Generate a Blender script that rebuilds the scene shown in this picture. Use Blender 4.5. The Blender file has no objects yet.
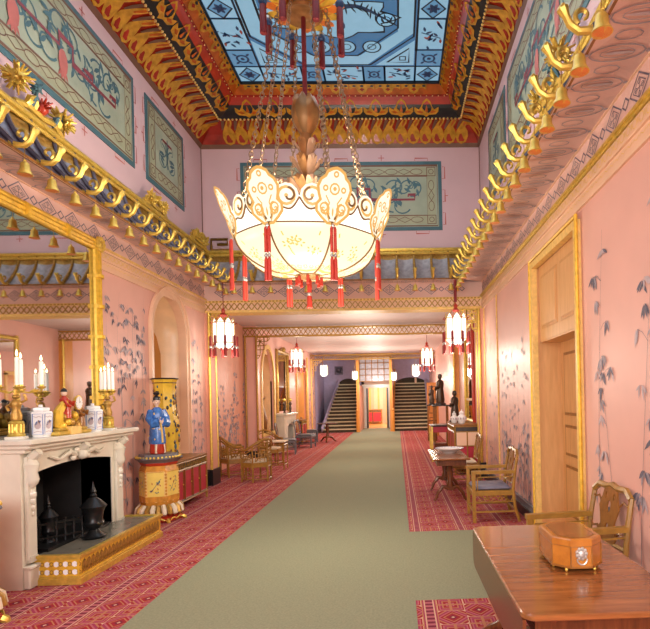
import bpy, math, random
import numpy as np
from mathutils import Vector, Matrix
from mathutils.geometry import tessellate_polygon
PI = math.pi
S_, C_ = math.sin, math.cos
col = bpy.context.scene.collection
sc = bpy.context.scene

# ------------------------------------------------------------------ materials
class NT:
    def __init__(s, name):
        s.m = bpy.data.materials.new(name); s.m.use_nodes = True
        s.t = s.m.node_tree; s.n = s.t.nodes; s.l = s.t.links
        s.b = s.n['Principled BSDF']
    def new(s, t, **k):
        n = s.n.new(t)
        for a, v in k.items(): setattr(n, a, v)
        return n
    def put(s, sock, v):
        if hasattr(v, 'links') or isinstance(v, bpy.types.NodeSocket): s.l.new(v, sock)
        else: sock.default_value = v
    def math(s, op, a, b=0.0, c=None):
        n = s.new('ShaderNodeMath', operation=op); s.put(n.inputs[0], a); s.put(n.inputs[1], b)
        if c is not None: s.put(n.inputs[2], c)
        return n.outputs[0]
    def mix(s, f, a, b):
        n = s.new('ShaderNodeMix', data_type='RGBA'); s.put(n.inputs[0], f)
        s.put(n.inputs[6], a if not isinstance(a, tuple) else a[:3] + (1,)); s.put(n.inputs[7], b if not isinstance(b, tuple) else b[:3] + (1,))
        return n.outputs[2]
    def xyz(s, kind='Object'):
        tc = s.new('ShaderNodeTexCoord'); sp = s.new('ShaderNodeSeparateXYZ')
        s.l.new(tc.outputs[kind], sp.inputs[0]); return sp.outputs
    def noise(s, scale=5, detail=3, stretch=(1, 1, 1), kind='Object'):
        tc = s.new('ShaderNodeTexCoord'); mp = s.new('ShaderNodeMapping'); mp.inputs['Scale'].default_value = stretch
        s.l.new(tc.outputs[kind], mp.inputs[0]); n = s.new('ShaderNodeTexNoise'); n.inputs['Scale'].default_value = scale
        n.inputs['Detail'].default_value = detail; s.l.new(mp.outputs[0], n.inputs[0]); return n.outputs['Fac']

def mat(name, c, rough=.5, metal=0., var=.12, scale=7, emit=0, ec=None, bump=0, stretch=(1, 1, 1), coat=0, spec=None):
    t = NT(name)
    n = t.noise(scale, 3, stretch)
    lo = tuple(max(0, x * (1 - var)) for x in c); hi = tuple(min(1, x * (1 + var)) for x in c)
    r = t.math('MULTIPLY_ADD', n, 2.2, -.6)
    rr = t.new('ShaderNodeClamp'); t.l.new(r, rr.inputs[0])
    t.l.new(t.mix(rr.outputs[0], lo, hi), t.b.inputs['Base Color'])
    t.b.inputs['Roughness'].default_value = rough; t.b.inputs['Metallic'].default_value = metal
    if coat: t.b.inputs['Coat Weight'].default_value = coat; t.b.inputs['Coat Roughness'].default_value = .08
    if spec is not None: t.b.inputs['Specular IOR Level'].default_value = spec
    if emit:
        e = ec or c
        t.b.inputs['Emission Color'].default_value = e[:3] + (1,); t.b.inputs['Emission Strength'].default_value = emit
    if bump:
        b = t.new('ShaderNodeBump'); b.inputs['Strength'].default_value = bump; b.inputs['Distance'].default_value = .01
        t.l.new(n, b.inputs['Height']); t.l.new(b.outputs[0], t.b.inputs['Normal'])
    return t.m

def wood(name, a, b, rough=.3, scale=6, stretch=(1, 8, 8), coat=0):
    t = NT(name); n = t.noise(scale, 5, stretch); n2 = t.noise(scale * 5, 3, stretch)
    f = t.math('MULTIPLY_ADD', n, 1.6, -.35); f = t.math('MULTIPLY_ADD', n2, .35, f)
    cl = t.new('ShaderNodeClamp'); t.l.new(f, cl.inputs[0])
    t.l.new(t.mix(cl.outputs[0], a, b), t.b.inputs['Base Color']); t.b.inputs['Roughness'].default_value = rough
    if coat: t.b.inputs['Coat Weight'].default_value = coat; t.b.inputs['Coat Roughness'].default_value = .06
    return t.m

def carpet_mat(name):
    t = NT(name); x, y, z = t.xyz()
    cr, pk, cm, dk, tan, mag = (.32, .008, .022), (.50, .16, .19), (.72, .52, .36), (.12, .01, .04), (.50, .24, .11), (.34, .035, .11)
    def ramp(v, stops):
        r = t.new('ShaderNodeValToRGB'); e = r.color_ramp; e.interpolation = 'CONSTANT'
        while len(e.elements) < len(stops): e.elements.new(.5)
        for k, (p, c) in enumerate(stops): e.elements[k].position = p; e.elements[k].color = c + (1,)
        t.l.new(v, r.inputs[0]); return r.outputs[0]
    P = .56
    px = t.math('FRACT', t.math('MULTIPLY', t.math('ADD', x, 20), 1 / P))
    # ladder border stripe
    rung = t.math('LESS_THAN', t.math('FRACT', t.math('MULTIPLY', y, 1 / .07)), .5)
    ladc = t.mix(rung, dk, pk)
    dl = t.math('ABSOLUTE', t.math('SUBTRACT', px, .11))
    ladc = t.mix(t.math('GREATER_THAN', dl, .055), ladc, cm); ladc = t.mix(t.math('GREATER_THAN', dl, .075), ladc, mag); ladc = t.mix(t.math('GREATER_THAN', dl, .095), ladc, tan)
    lad = t.math('LESS_THAN', px, .22)
    # motif field: two columns of fret squares and lozenges, half-dropped
    u = t.math('MULTIPLY', t.math('SUBTRACT', px, .22), 2 / .78)
    colm = t.math('FLOOR', u); fu = t.math('FRACT', u)
    v = t.math('ADD', t.math('MULTIPLY', t.math('ADD', y, 20), 1 / .25), t.math('MULTIPLY', colm, .5)); fv = t.math('FRACT', v)
    row = t.math('MODULO', t.math('ADD', t.math('FLOOR', v), colm), 2.0)
    a = t.math('ABSOLUTE', t.math('SUBTRACT', fu, .5)); b = t.math('ABSOLUTE', t.math('SUBTRACT', fv, .5))
    box = t.math('MAXIMUM', a, b); dia = t.math('ADD', a, b); cross = t.math('MINIMUM', a, b)
    m1 = ramp(dia, [(0, cm), (.07, dk), (.16, cr), (.30, tan), (.36, cr), (.46, pk), (.54, mag), (.66, tan), (.74, cr), (.88, cm)])
    m2 = ramp(box, [(0, dk), (.09, pk), (.15, cr), (.25, tan), (.30, mag), (.37, pk), (.42, cr), (.47, cm)])
    m2 = t.mix(t.math('LESS_THAN', cross, .05), m2, tan)
    mot = t.mix(row, m1, m2)
    c = t.mix(lad, mot, ladc)
    nz = t.noise(120, 2); n2 = t.noise(26, 3)
    c2 = t.mix(t.math('MULTIPLY', nz, .5), c, (.24, .03, .05)); c2 = t.mix(t.math('MULTIPLY', n2, .22), c2, (.42, .13, .12))
    t.l.new(c2, t.b.inputs['Base Color']); t.b.inputs['Roughness'].default_value = .95
    t.b.inputs['Specular IOR Level'].default_value = .1
    bp = t.new('ShaderNodeBump'); bp.inputs['Strength'].default_value = .3; bp.inputs['Distance'].default_value = .004
    t.l.new(nz, bp.inputs['Height']); t.l.new(bp.outputs[0], t.b.inputs['Normal'])
    return t.m

M = {}
M['pink'] = mat('salmon_paper', (.77, .445, .375), .45, var=.06, scale=1.5)
M['pinkdeep'] = mat('deep_salmon_paper', (.72, .34, .235), .5, var=.06, scale=1.5)
M['lilac'] = mat('lilac_paper', (.60, .415, .44), .55, var=.06, scale=1.2)
M['lilacblue'] = mat('blue_lilac_paint', (.42, .38, .56), .6, var=.08)
M['soffit'] = mat('pale_pink_soffit', (.72, .48, .42), .5, var=.06, scale=2)
M['ceil'] = mat('ceiling_pale_mauve', (.66, .54, .52), .6, var=.03, scale=1)
M['plaster'] = mat('peach_plaster', (.80, .53, .36), .45, var=.06, scale=3)
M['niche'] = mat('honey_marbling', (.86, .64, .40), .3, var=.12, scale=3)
M['nichedeep'] = mat('dark_amber', (.55, .24, .04), .4, var=.15, scale=2)  # darker amber tone for the arch patch in the niche
M['gold'] = mat('gilding', (.70, .49, .095), .34, .55, var=.18, scale=20)
M['golddark'] = mat('aged_gilding', (.42, .24, .05), .42, .5, var=.3, scale=25)
M['flamegold'] = mat('orange_gold_flames', (.56, .27, .025), .25, .15, var=.3, scale=12)
M['covered'] = mat('cove_dark_red', (.30, .022, .010), .25, var=.3, scale=5)
M['coveorange'] = mat('cove_burnt_orange', (.45, .10, .012), .25, var=.35, scale=6)
M['goldpaint'] = mat('gold_paint', (.78, .52, .16), .5, 0, var=.15, scale=18)
M['goldyellow'] = mat('yellow_gold_paint', (.76, .47, .045), .42, 0.25, var=.2, scale=20)
M['red'] = mat('vermilion_lacquer', (.42, .035, .015), .3, var=.15, scale=6)
M['orange'] = mat('orange_lacquer', (.60, .15, .015), .32, var=.2, scale=6)
M['darkred'] = mat('dark_red_silk', (.20, .012, .018), .6, var=.25, scale=40, stretch=(6, 6, .5))
M['lanternsilk'] = mat('wine_red_silk', (.30, .025, .022), .55, var=.25, scale=40, stretch=(6, 6, .5))
M['tassel'] = mat('red_silk_tassel', (.60, .05, .03), .55, var=.25, scale=40, stretch=(6, 6, .5))
M['black'] = mat('black_paint', (.012, .012, .014), .35, var=.2)
M['iron'] = mat('black_iron', (.02, .021, .023), .3, .6, var=.3, scale=20)
M['soot'] = mat('sooty_brick', (.018, .018, .02), .85, var=.4, scale=5)
M['slate'] = mat('slate_hearth', (.16, .15, .12), .25, var=.2, scale=5)
M['tile'] = mat('blue_grey_tile', (.17, .17, .23), .3, .15, var=.3, scale=14)
M['tilegrey'] = mat('silver_grey_tile', (.33, .31, .33), .35, .1, var=.25, scale=14)
M['ribblue'] = mat('slate_blue_rib', (.10, .09, .13), .35, .1, var=.3, scale=14)
M['bellmouth'] = mat('vermilion_bell_mouth', (.75, .17, .03), .35, var=.1)
M['marble'] = mat('cream_marble', (.70, .675, .575), .22, var=.08, scale=4)
M['white'] = mat('white_porcelain', (.84, .85, .86), .15, var=.04)
M['glaze'] = mat('yellow_glaze', (.75, .50, .05), .2, var=.15, scale=9)
M['blueglaze'] = mat('blue_glaze', (.05, .17, .50), .22, var=.3, scale=18)
M['amberglaze'] = mat('amber_glaze', (.58, .26, .04), .22, var=.25, scale=14)
M['paleglaze'] = mat('lemon_glaze', (.80, .60, .14), .2, var=.08)
M['skin'] = mat('ivory_face', (.80, .58, .44), .4, var=.05)
M['green'] = mat('sage_carpet', (.255, .27, .18), .95, var=.14, scale=60, bump=.25, spec=.1)
M['teal'] = mat('teal_paint', (.05, .13, .16), .5, var=.15, scale=6)
M['panelfield'] = mat('celadon_panel', (.31, .36, .27), .5, var=.12, scale=3)
M['panelborder'] = mat('straw_panel_border', (.33, .35, .23), .5, var=.10, scale=5)
M['maroon'] = mat('maroon_paint', (.22, .03, .045), .5)
M['line'] = mat('brown_line_paint', (.16, .07, .04), .5)
M['redline'] = mat('coral_line_paint', (.45, .12, .10), .5)
M['grey'] = mat('slate_drawing', (.34, .305, .35), .6, var=.25, scale=9)
M['grey2'] = mat('pale_slate_drawing', (.50, .41, .44), .6, var=.2, scale=9)
M['ink'] = mat('dark_ink', (.14, .13, .18), .6, var=.3)
M['bamboo'] = mat('painted_bamboo_wood', (.32, .165, .028), .35, var=.22, scale=16)
M['bamboodk'] = mat('dark_bamboo_wood', (.25, .10, .018), .35, var=.25, scale=16)  # darker brown bamboo wood for splats, panels and trim
M['cushion'] = mat('blue_grey_silk', (.18, .18, .25), .55, var=.12, scale=20)
M['cream'] = mat('cream_cushion', (.72, .62, .46), .6, var=.06)
M['mahog'] = wood('polished_mahogany', (.10, .028, .008), (.34, .125, .035), .2, 3, (1, 9, 9), coat=.35)
M['mahogdk'] = wood('dark_mahogany', (.05, .014, .006), (.17, .05, .016), .25, 4, (8, 8, 1))
M['satin'] = wood('satinwood', (.27, .085, .010), (.52, .205, .028), .2, 5, (3, 3, 3), coat=.4)
M['doorwood'] = wood('golden_oak', (.46, .22, .075), (.64, .34, .13), .35, 3, (9, 9, 1))
M['doorwoodlt'] = wood('light_oak', (.58, .31, .12), (.74, .43, .19), .35, 3, (9, 9, 1))
M['orangewood'] = wood('orange_pine', (.55, .20, .03), (.75, .33, .06), .4, 3, (9, 9, 1))
M['redpanel'] = mat('crimson_silk', (.45, .02, .045), .5, var=.12)
M['bronze'] = mat('dark_bronze', (.07, .045, .03), .35, .6, var=.3)
M['darkwood'] = mat('ebonised_wood', (.03, .025, .025), .3, var=.3)
M['greywood'] = mat('grey_painted_wood', (.13, .13, .15), .4, var=.2)
M['chain'] = mat('brass_chain', (.36, .24, .14), .35, .7, var=.2)
M['bud'] = mat('bronze_lotus', (.36, .17, .06), .35, .55, var=.3, scale=10)
M['petal'] = mat('blush_gilt_leaf', (.55, .34, .22), .4, .35, var=.25, scale=10)
M['bead'] = mat('silver_bead', (.55, .55, .53), .35, .6)
M['candle'] = mat('white_wax', (.88, .85, .78), .5, emit=.25, ec=(1, .9, .75))
M['flame'] = mat('candle_flame', (1, .75, .35), .5, emit=9, ec=(1, .72, .33))
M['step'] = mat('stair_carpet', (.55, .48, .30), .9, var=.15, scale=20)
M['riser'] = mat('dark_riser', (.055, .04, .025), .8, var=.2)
M['lampglass'] = mat('lit_white_glass', (.3, .29, .27), .3, emit=1.7, ec=(1, .95, .86))
M['bowlglass'] = mat('lit_cream_glass', (.12, .11, .08), .3, emit=1.25, ec=(1, .86, .56))
M['bowltop'] = mat('lit_white_bowl_glass', (.12, .11, .10), .3, emit=1.8, ec=(1, .94, .82))
M['petalglass'] = mat('lit_lotus_glass', (.1, .09, .07), .3, emit=1.15, ec=(1, .91, .70))
M['petaledge'] = mat('amber_glass_edge', (.30, .17, .04), .35, emit=.6, ec=(1, .58, .16))
M['bowlgold'] = mat('amber_glass_flowers', (.2, .12, .03), .35, emit=.9, ec=(1, .62, .17))
M['leadbrown'] = mat('bronze_lead_rib', (.26, .14, .05), .4, .3)
def glasscol(n, c, s=1.0): return mat(n, tuple(x * .25 for x in c), .2, emit=s, ec=c, var=.25, scale=3)
M['sk_blue'] = glasscol('painted_glass_blue', (.09, .24, .46), .55)
M['sk_pale'] = glasscol('painted_glass_pale', (.33, .60, .80), .62)
M['sk_mid'] = glasscol('painted_glass_mid', (.16, .38, .62), .55)
M['sk_dark'] = mat('lead_black', (.01, .015, .025), .4)
M['sk_navy'] = mat('painted_navy', (.02, .05, .12), .4, emit=.15, ec=(.03, .08, .2))
M['sk_olive'] = mat('painted_olive_glass', (.16, .14, .05), .4, emit=.4, ec=(.2, .18, .06))
M['carpet'] = carpet_mat('red_axminster')
M['farfloor'] = wood('far_parquet', (.55, .26, .08), (.75, .42, .16), .2, 4, (8, 1, 1))
mt = NT('mirror_silver'); mt.b.inputs['Base Color'].default_value = (.80, .80, .80, 1); mt.b.inputs['Metallic'].default_value = 1
mt.b.inputs['Roughness'].default_value = .02; M['mirror'] = mt.m

# ------------------------------------------------------------------ builder
class B:
    def __init__(s): s.v = []; s.f = []; s.m = []; s.k = 0
    def mi(s, k): s.k = k; return s
    def add(s, vs, fs):
        o = len(s.v); s.v += [tuple(p) for p in vs]
        for f in fs: s.f.append(tuple(i + o for i in f)); s.m.append(s.k)
        return s
    def box(s, x0, y0, z0, x1, y1, z1):
        if x0 > x1: x0, x1 = x1, x0
        if y0 > y1: y0, y1 = y1, y0
        if z0 > z1: z0, z1 = z1, z0
        return s.add([(x0, y0, z0), (x1, y0, z0), (x1, y1, z0), (x0, y1, z0), (x0, y0, z1), (x1, y0, z1), (x1, y1, z1), (x0, y1, z1)],
                     [(3, 2, 1, 0), (4, 5, 6, 7), (0, 1, 5, 4), (1, 2, 6, 5), (2, 3, 7, 6), (3, 0, 4, 7)])
    def rbox(s, x0, y0, z0, x1, y1, z1, r=.01):      # box with chamfered vertical and top edges
        def ring(i, z): return [(x0 + i, y0, z), (x1 - i, y0, z), (x1, y0 + i, z), (x1, y1 - i, z), (x1 - i, y1, z), (x0 + i, y1, z), (x0, y1 - i, z), (x0, y0 + i, z)]
        def ring2(i, z): return [(x0 + i + r, y0 + i, z), (x1 - i - r, y0 + i, z), (x1 - i, y0 + i + r, z), (x1 - i, y1 - i - r, z), (x1 - i - r, y1 - i, z), (x0 + i + r, y1 - i, z), (x0 + i, y1 - i - r, z), (x0 + i, y0 + i + r, z)]
        R = [ring2(r, z0), ring2(0, z0 + r), ring2(0, z1 - r), ring2(r, z1)]
        vs = sum(R, []); fs = [tuple(range(7, -1, -1)), tuple(range(24, 32))]
        for a in range(3):
            for k in range(8): fs.append((a * 8 + k, a * 8 + (k + 1) % 8, a * 8 + 8 + (k + 1) % 8, a * 8 + 8 + k))
        return s.add(vs, fs)
    def bar(s, p, q, w, h=None, up=(0, 0, 1)):
        h = h or w; p, q = Vector(p), Vector(q); d = (q - p)
        if d.length < 1e-6: return s
        d.normalize(); u = Vector(up)
        if abs(d.dot(u)) > .98: u = Vector((1, 0, 0))
        r = d.cross(u).normalized(); u = r.cross(d)
        vs = []
        for c in (p, q):
            for a, b in ((-1, -1), (1, -1), (1, 1), (-1, 1)): vs.append(c + r * a * w / 2 + u * b * h / 2)
        return s.add(vs, [(0, 1, 2, 3), (7, 6, 5, 4), (0, 4, 5, 1), (1, 5, 6, 2), (2, 6, 7, 3), (3, 7, 4, 0)])
    def tube(s, pts, r, n=8, closed=False, cap=True):
        pts = [Vector(p) for p in pts]; N = len(pts); rs = r if hasattr(r, '__len__') else [r] * N
        vs = []; prev = None
        for i in range(N):
            if closed: t = pts[(i + 1) % N] - pts[i - 1]
            else: t = pts[min(i + 1, N - 1)] - pts[max(i - 1, 0)]
            t.normalize()
            if prev is None:
                a = Vector((0, 0, 1)) if abs(t.z) < .9 else Vector((1, 0, 0)); u = t.cross(a).normalized()
            else: u = (prev - t * prev.dot(t)).normalized()
            prev = u; w = t.cross(u)
            for k in range(n): vs.append(pts[i] + (u * C_(2 * PI * k / n) + w * S_(2 * PI * k / n)) * rs[i])
        fs = []
        for i in range(N if closed else N - 1):
            j = (i + 1) % N
            for k in range(n): fs.append((i * n + k, i * n + (k + 1) % n, j * n + (k + 1) % n, j * n + k))
        if cap and not closed: fs += [tuple(range(n - 1, -1, -1)), tuple(range((N - 1) * n, N * n))]
        return s.add(vs, fs)
    def lathe(s, prof, c=(0, 0, 0), n=20, a0=0, sx=1, sy=1, R=None):
        vs = []
        for r, z in prof:
            for k in range(n):
                a = a0 + 2 * PI * k / n; p = Vector((r * C_(a) * sx, r * S_(a) * sy, z))
                if R: p = R @ p
                vs.append((p[0] + c[0], p[1] + c[1], p[2] + c[2]))
        fs = []
        for i in range(len(prof) - 1):
            for k in range(n): fs.append((i * n + k, i * n + (k + 1) % n, (i + 1) * n + (k + 1) % n, (i + 1) * n + k))
        if prof[0][0] > 1e-5: fs.append(tuple(range(n - 1, -1, -1)))
        if prof[-1][0] > 1e-5: fs.append(tuple(range((len(prof) - 1) * n, len(prof) * n)))
        return s.add(vs, fs)
    def ball(s, c, r, n=10, sx=1, sy=1, sz=1):
        m = max(4, n // 2 + 1)
        return s.lathe([(max(1e-6, r * S_(PI * i / m)), -r * sz * C_(PI * i / m)) for i in range(m + 1)], c, n, 0, sx, sy)
    def grid(s, fn, us, vs_):
        vs = [fn(u, v) for v in vs_ for u in us]; a = len(us)
        return s.add(vs, [(j * a + i, j * a + i + 1, (j + 1) * a + i + 1, (j + 1) * a + i) for j in range(len(vs_) - 1) for i in range(a - 1)])
    def plate(s, fn, loops, t=None):
        """flat plate with holes; fn(u,v,w)->3d, thickness t along w"""
        tri = tessellate_polygon([[Vector((a, b, 0)) for a, b in L] for L in loops])
        flat = [p for L in loops for p in L]
        if t is None: return s.add([fn(a, b, 0) for a, b in flat], [tuple(x) for x in tri])
        n = len(flat); vs = [fn(a, b, 0) for a, b in flat] + [fn(a, b, t) for a, b in flat]
        fs = [tuple(x) for x in tri] + [tuple(i + n for i in reversed(x)) for x in tri]
        o = 0
        for L in loops:
            for i in range(len(L)): j = (i + 1) % len(L); fs.append((o + i, o + j, o + j + n, o + i + n))
            o += len(L)
        return s.add(vs, fs)
    def build(s, name, mats, parent=None, smooth=False, label=None, ang=40):
        me = bpy.data.meshes.new(name); me.from_pydata(s.v, [], s.f)
        if not isinstance(mats, (list, tuple)): mats = [mats]
        for m in mats: me.materials.append(M[m] if isinstance(m, str) else m)
        if len(mats) > 1: me.polygons.foreach_set('material_index', [min(k, len(mats) - 1) for k in s.m])
        me.validate(); me.update()
        if smooth:
            me.polygons.foreach_set('use_smooth', [True] * len(me.polygons)); me.set_sharp_from_angle(angle=math.radians(ang))
        o = bpy.data.objects.new(name, me); col.objects.link(o)
        if parent: o.parent = parent
        if label: o['label'] = label
        return o

class Draw:
    """paints flat polygons and ribbons on a surface fn(u,v)->3d"""
    def __init__(s, b, fn): s.b = b; s.fn = fn; s.n = 0
    def poly(s, pts, k):
        s.n = (s.n + 1) % 90
        s.b.mi(k).add([s.fn(u, v) for u, v in pts], [tuple(range(len(pts)))])
    def rib(s, pts, w, k, closed=False, taper=None):
        s.n = (s.n + 1) % 90
        N = len(pts); s.b.mi(k); L = []; Rr = []
        for i in range(N):
            a = pts[(i - 1) % N] if closed or i else pts[i]; c = pts[(i + 1) % N] if closed or i < N - 1 else pts[i]
            dx, dy = c[0] - a[0], c[1] - a[1]; l = math.hypot(dx, dy) or 1; nx, ny = -dy / l, dx / l
            ww = w / 2 * (1 if not taper else taper(i / max(1, N - 1)))
            # keep mitred corners full width
            if 0 < i < N - 1 or closed:
                e = (pts[i][0] - a[0], pts[i][1] - a[1]); m = math.hypot(*e) or 1
                cs = abs(e[0] / m * nx * 0 + (-e[1] / m * nx + e[0] / m * ny)); ww /= max(.5, cs)
            L.append((pts[i][0] + nx * ww, pts[i][1] + ny * ww)); Rr.append((pts[i][0] - nx * ww, pts[i][1] - ny * ww))
        vs = [s.fn(*p) for p in L] + [s.fn(*p) for p in Rr]
        fs = [(i, (i + 1) % N, (i + 1) % N + N, i + N) for i in range(N if closed else N - 1)]
        s.b.add(vs, fs)
    def rect(s, u0, v0, u1, v1, k): s.poly([(u0, v0), (u1, v0), (u1, v1), (u0, v1)], k)
    def frame(s, u0, v0, u1, v1, w, k): s.rib([(u0, v0), (u1, v0), (u1, v1), (u0, v1)], w, k, True)
    def circ(s, u, v, r, k, w=None, n=14, ry=None):
        ry = ry or r; p = [(u + r * C_(2 * PI * i / n), v + ry * S_(2 * PI * i / n)) for i in range(n)]
        if w: s.rib(p, w, k, True)
        else: s.poly(p, k)
    def leaf(s, u, v, a, L, w, k):
        d = (C_(a), S_(a)); n = (-d[1], d[0])
        P = lambda t, x: (u + d[0] * t * L + n[0] * x * w, v + d[1] * t * L + n[1] * x * w)
        s.poly([P(0, 0), P(.3, -.42), P(.65, -.4), P(1, 0), P(.65, .4), P(.3, .42)], k)
    def spiral(s, u, v, r, a0, turns, w, k, sgn=1, n=16):
        p = []
        for i in range(n + 1):
            t = i / n; a = a0 + sgn * turns * 2 * PI * t; rr = r * (1 - .85 * t); p.append((u + rr * C_(a), v + rr * S_(a)))
        s.rib(p, w, k, taper=lambda t: 1 - .5 * t)

def empty(name, loc=(0, 0, 0), rz=0):
    o = bpy.data.objects.new(name, None); col.objects.link(o); o.location = loc; o.rotation_euler = (0, 0, rz); o.empty_display_size = .1; return o
def tag(o, label, cat, group=None, kind=None):
    o['label'] = label; o['category'] = cat
    if group: o['group'] = group
    if kind: o['kind'] = kind
    return o
def thing(name, label, cat, loc=(0, 0, 0), rz=0, group=None): return tag(empty(name, loc, rz), label, cat, group)
def struct(o): o['kind'] = 'structure'; return o
def dup(o, loc, rz=None, label=None, group=None, parent=None):
    c = o.copy(); col.objects.link(c)
    if parent is not None: c.parent = parent
    else:
        c.location = loc
        if rz is not None: c.rotation_euler = (0, 0, rz)
    if label: c['label'] = label
    if group: c['group'] = group
    for ch in list(o.children): dup(ch, None, parent=c)
    return c
def lerp(a, b, t): return a + (b - a) * t
def arch(y0, y1, z0, zt, n=16, shape=1.0):
    """outline of an arched opening in (y,z)"""
    c, h = (y0 + y1) / 2, (y1 - y0) / 2; zs = zt - h * shape
    return [(y0, z0), (y1, z0)] + [(c + h * C_(PI * i / n), zs + h * shape * S_(PI * i / n)) for i in range(n + 1)]

# ------------------------------------------------------------------ camera
cam_d = bpy.data.cameras.new('camera'); cam = bpy.data.objects.new('camera', cam_d); col.objects.link(cam); sc.camera = cam
yaw, roll = .0333, -.0225
A = Matrix(((C_(yaw), -S_(yaw), 0), (S_(yaw), C_(yaw), 0), (0, 0, 1)))
Cm = Matrix(((C_(roll), 0, S_(roll)), (0, 1, 0), (-S_(roll), 0, C_(roll))))
W = Cm @ A
rot = Matrix((W[0], W[2], -Vector(W[1]))).transposed()
cam.matrix_world = Matrix.Translation((0, 0, 1.7)) @ rot.to_4x4()
cam_d.sensor_width = 36; cam_d.lens = 540 / 650 * 36
cam_d.shift_x = -(414.92 - 325) / 650; cam_d.shift_y = (395.98 - 314.5) / 650; cam_d.clip_start = .05

XL, XR = -3.82, 1.79
YN, YB = 1.0, 10.96          # near and far ends of the lantern bay
ZB0, ZB1 = 3.73, 4.0         # painted band of lozenges

# ------------------------------------------------------------------ setting: floor and carpets
struct(B().box(-6, -7, -.06, 4.2, 26.5, -.02).box(-6, 26.5, -.06, 4.2, 29.7, -.02).build('floor', 'doorwood'))
RL, RR = -2.126, .1175
b = B(); T = -.018
b.box(RL, -6.9, T, RR, 26.9, 0.002); b.box(RR, 4.49, T, 1.75, 6.76, .002); b.box(-1.84, 26.9, T, -.36, 29.5, .002)
tag(b.build('carpet_runner', 'green'), 'long plain sage green carpet runner down the middle of the gallery', 'carpet')
b = B().box(-3.81, -6.9, T, RL, 11.38, 0).box(-4.29, 11.38, T, RL, 15.38, 0).box(-3.94, 15.38, T, RL, 26.4, 0); tag(b.build('patterned_carpet', 'carpet'), 'red patterned carpet strip along the left wall from fireplace to stairs', 'carpet', 'red patterned carpet strips')
b = B().box(RR, 6.76, T, 1.78, 26.9, 0); tag(b.build('patterned_carpet', 'carpet'), 'red patterned carpet strip on the right under the armchair and far tables', 'carpet', 'red patterned carpet strips')
b = B().box(RR, -6.9, T, 1.78, 4.49, 0); tag(b.build('patterned_carpet', 'carpet'), 'red patterned carpet corner under the near mahogany table', 'carpet', 'red patterned carpet strips')

# ------------------------------------------------------------------ painted bamboo
def bamboo(D, u0, u1, v0, v1, seed, stems, leafL, clusters, ks=(1, 2, 3), thin=.008, lean=.15, tv=None):
    r = random.Random(seed)
    for i in range(stems):
        ub = lerp(u0, u1, (i + r.uniform(.25, .75)) / stems); top = lerp(v0, v1, r.uniform(.62, .98)); le = r.uniform(-lean, lean)
        pts = []; 
        for k in range(15):
            t = k / 14; pts.append((min(u1 - .02, max(u0 + .02, ub + le * t * t + .02 * S_(t * 5 + i * 2))), lerp(v0, top, t)))
        D.rib(pts, thin, ks[0], taper=lambda t: 1.2 - .8 * t)
        for c in range(clusters):
            t = r.uniform(.08, 1); k = min(14, int(t * 14)); pu, pv = pts[k]
            off = r.uniform(-1, 1) * leafL * 1.6; pu2, pv2 = pu + off, pv + abs(off) * .35 + r.uniform(0, leafL * .5)
            if not (u0 + leafL < pu2 < u1 - leafL): pu2 = pu
            if abs(pu2 - pu) > .01: D.rib([(pu, pv), ((pu + pu2) / 2, lerp(pv, pv2, .7)), (pu2, pv2)], thin * .6, ks[0])
            kk = r.choice(ks)
            for q in range(r.choice((3, 4, 4, 5))):
                a = -PI / 2 + r.uniform(-1.1, 1.1); L = leafL * r.uniform(.7, 1.15)
                D.leaf(pu2 + r.uniform(-.2, .2) * leafL, pv2, a, L, L * .26, kk if r.random() < .6 else r.choice(ks))

# ------------------------------------------------------------------ walls of the lantern bay
wl = lambda u, v, w=0: (XL - w, u, v)
wr = lambda u, v, w=0: (XR + w, u, v)
NY0, NY1, NZ0, NZT = 8.58, 9.92, .75, 3.50
b = B().mi(0)
b.plate(wl, [[(-6.9, 0), (YB + .4, 0), (YB + .4, ZB0), (-6.9, ZB0)], arch(NY0, NY1, NZ0, NZT), [(5.22, .2), (6.68, .2), (6.68, 1.2), (5.22, 1.2)]], .1)
D = Draw(b, lambda u, v: (XL + .003 + D.n * 6e-5, u, v))
bamboo(D, 7.12, 8.40, .15, 3.35, 3, 4, .12, 15, thin=.012)
bamboo(D, 7.15, 8.40, 1.9, 3.35, 13, 5, .10, 9, thin=.004)
bamboo(D, 10.1, 10.86, .4, 3.3, 5, 3, .11, 13, thin=.010)
bamboo(D, .6, 4.4, .2, 3.3, 6, 6, .12, 8)
struct(b.build('wall_left', ['pink', 'grey', 'ink', 'grey2']))
# niche lining: half-elliptic apse with a darker amber arch patch
def apse(r, zf=1):
    def fn(ph, z):
        zs = NZT - .67; k = 1 if z <= zs else math.sqrt(max(0, 1 - ((z - zs) / .67) ** 2))
        return (XL - .04 - (.55 - r) * S_(ph) * (.25 + .75 * k), 9.25 - (.67 - r) * C_(ph) * k, z)
    return fn
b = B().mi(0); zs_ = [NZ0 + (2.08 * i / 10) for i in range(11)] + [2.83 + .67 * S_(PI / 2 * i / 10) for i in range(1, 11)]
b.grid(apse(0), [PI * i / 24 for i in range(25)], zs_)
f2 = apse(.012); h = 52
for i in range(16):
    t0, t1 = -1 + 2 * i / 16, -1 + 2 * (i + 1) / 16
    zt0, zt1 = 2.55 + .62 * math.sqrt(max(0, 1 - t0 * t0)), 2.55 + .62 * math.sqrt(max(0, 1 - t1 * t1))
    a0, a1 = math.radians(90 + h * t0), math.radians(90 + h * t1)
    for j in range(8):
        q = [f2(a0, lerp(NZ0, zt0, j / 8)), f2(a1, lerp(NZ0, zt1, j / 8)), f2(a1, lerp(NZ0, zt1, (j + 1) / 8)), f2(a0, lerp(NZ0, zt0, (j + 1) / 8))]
        b.mi(1).add(q, [(0, 1, 2, 3)])
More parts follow.
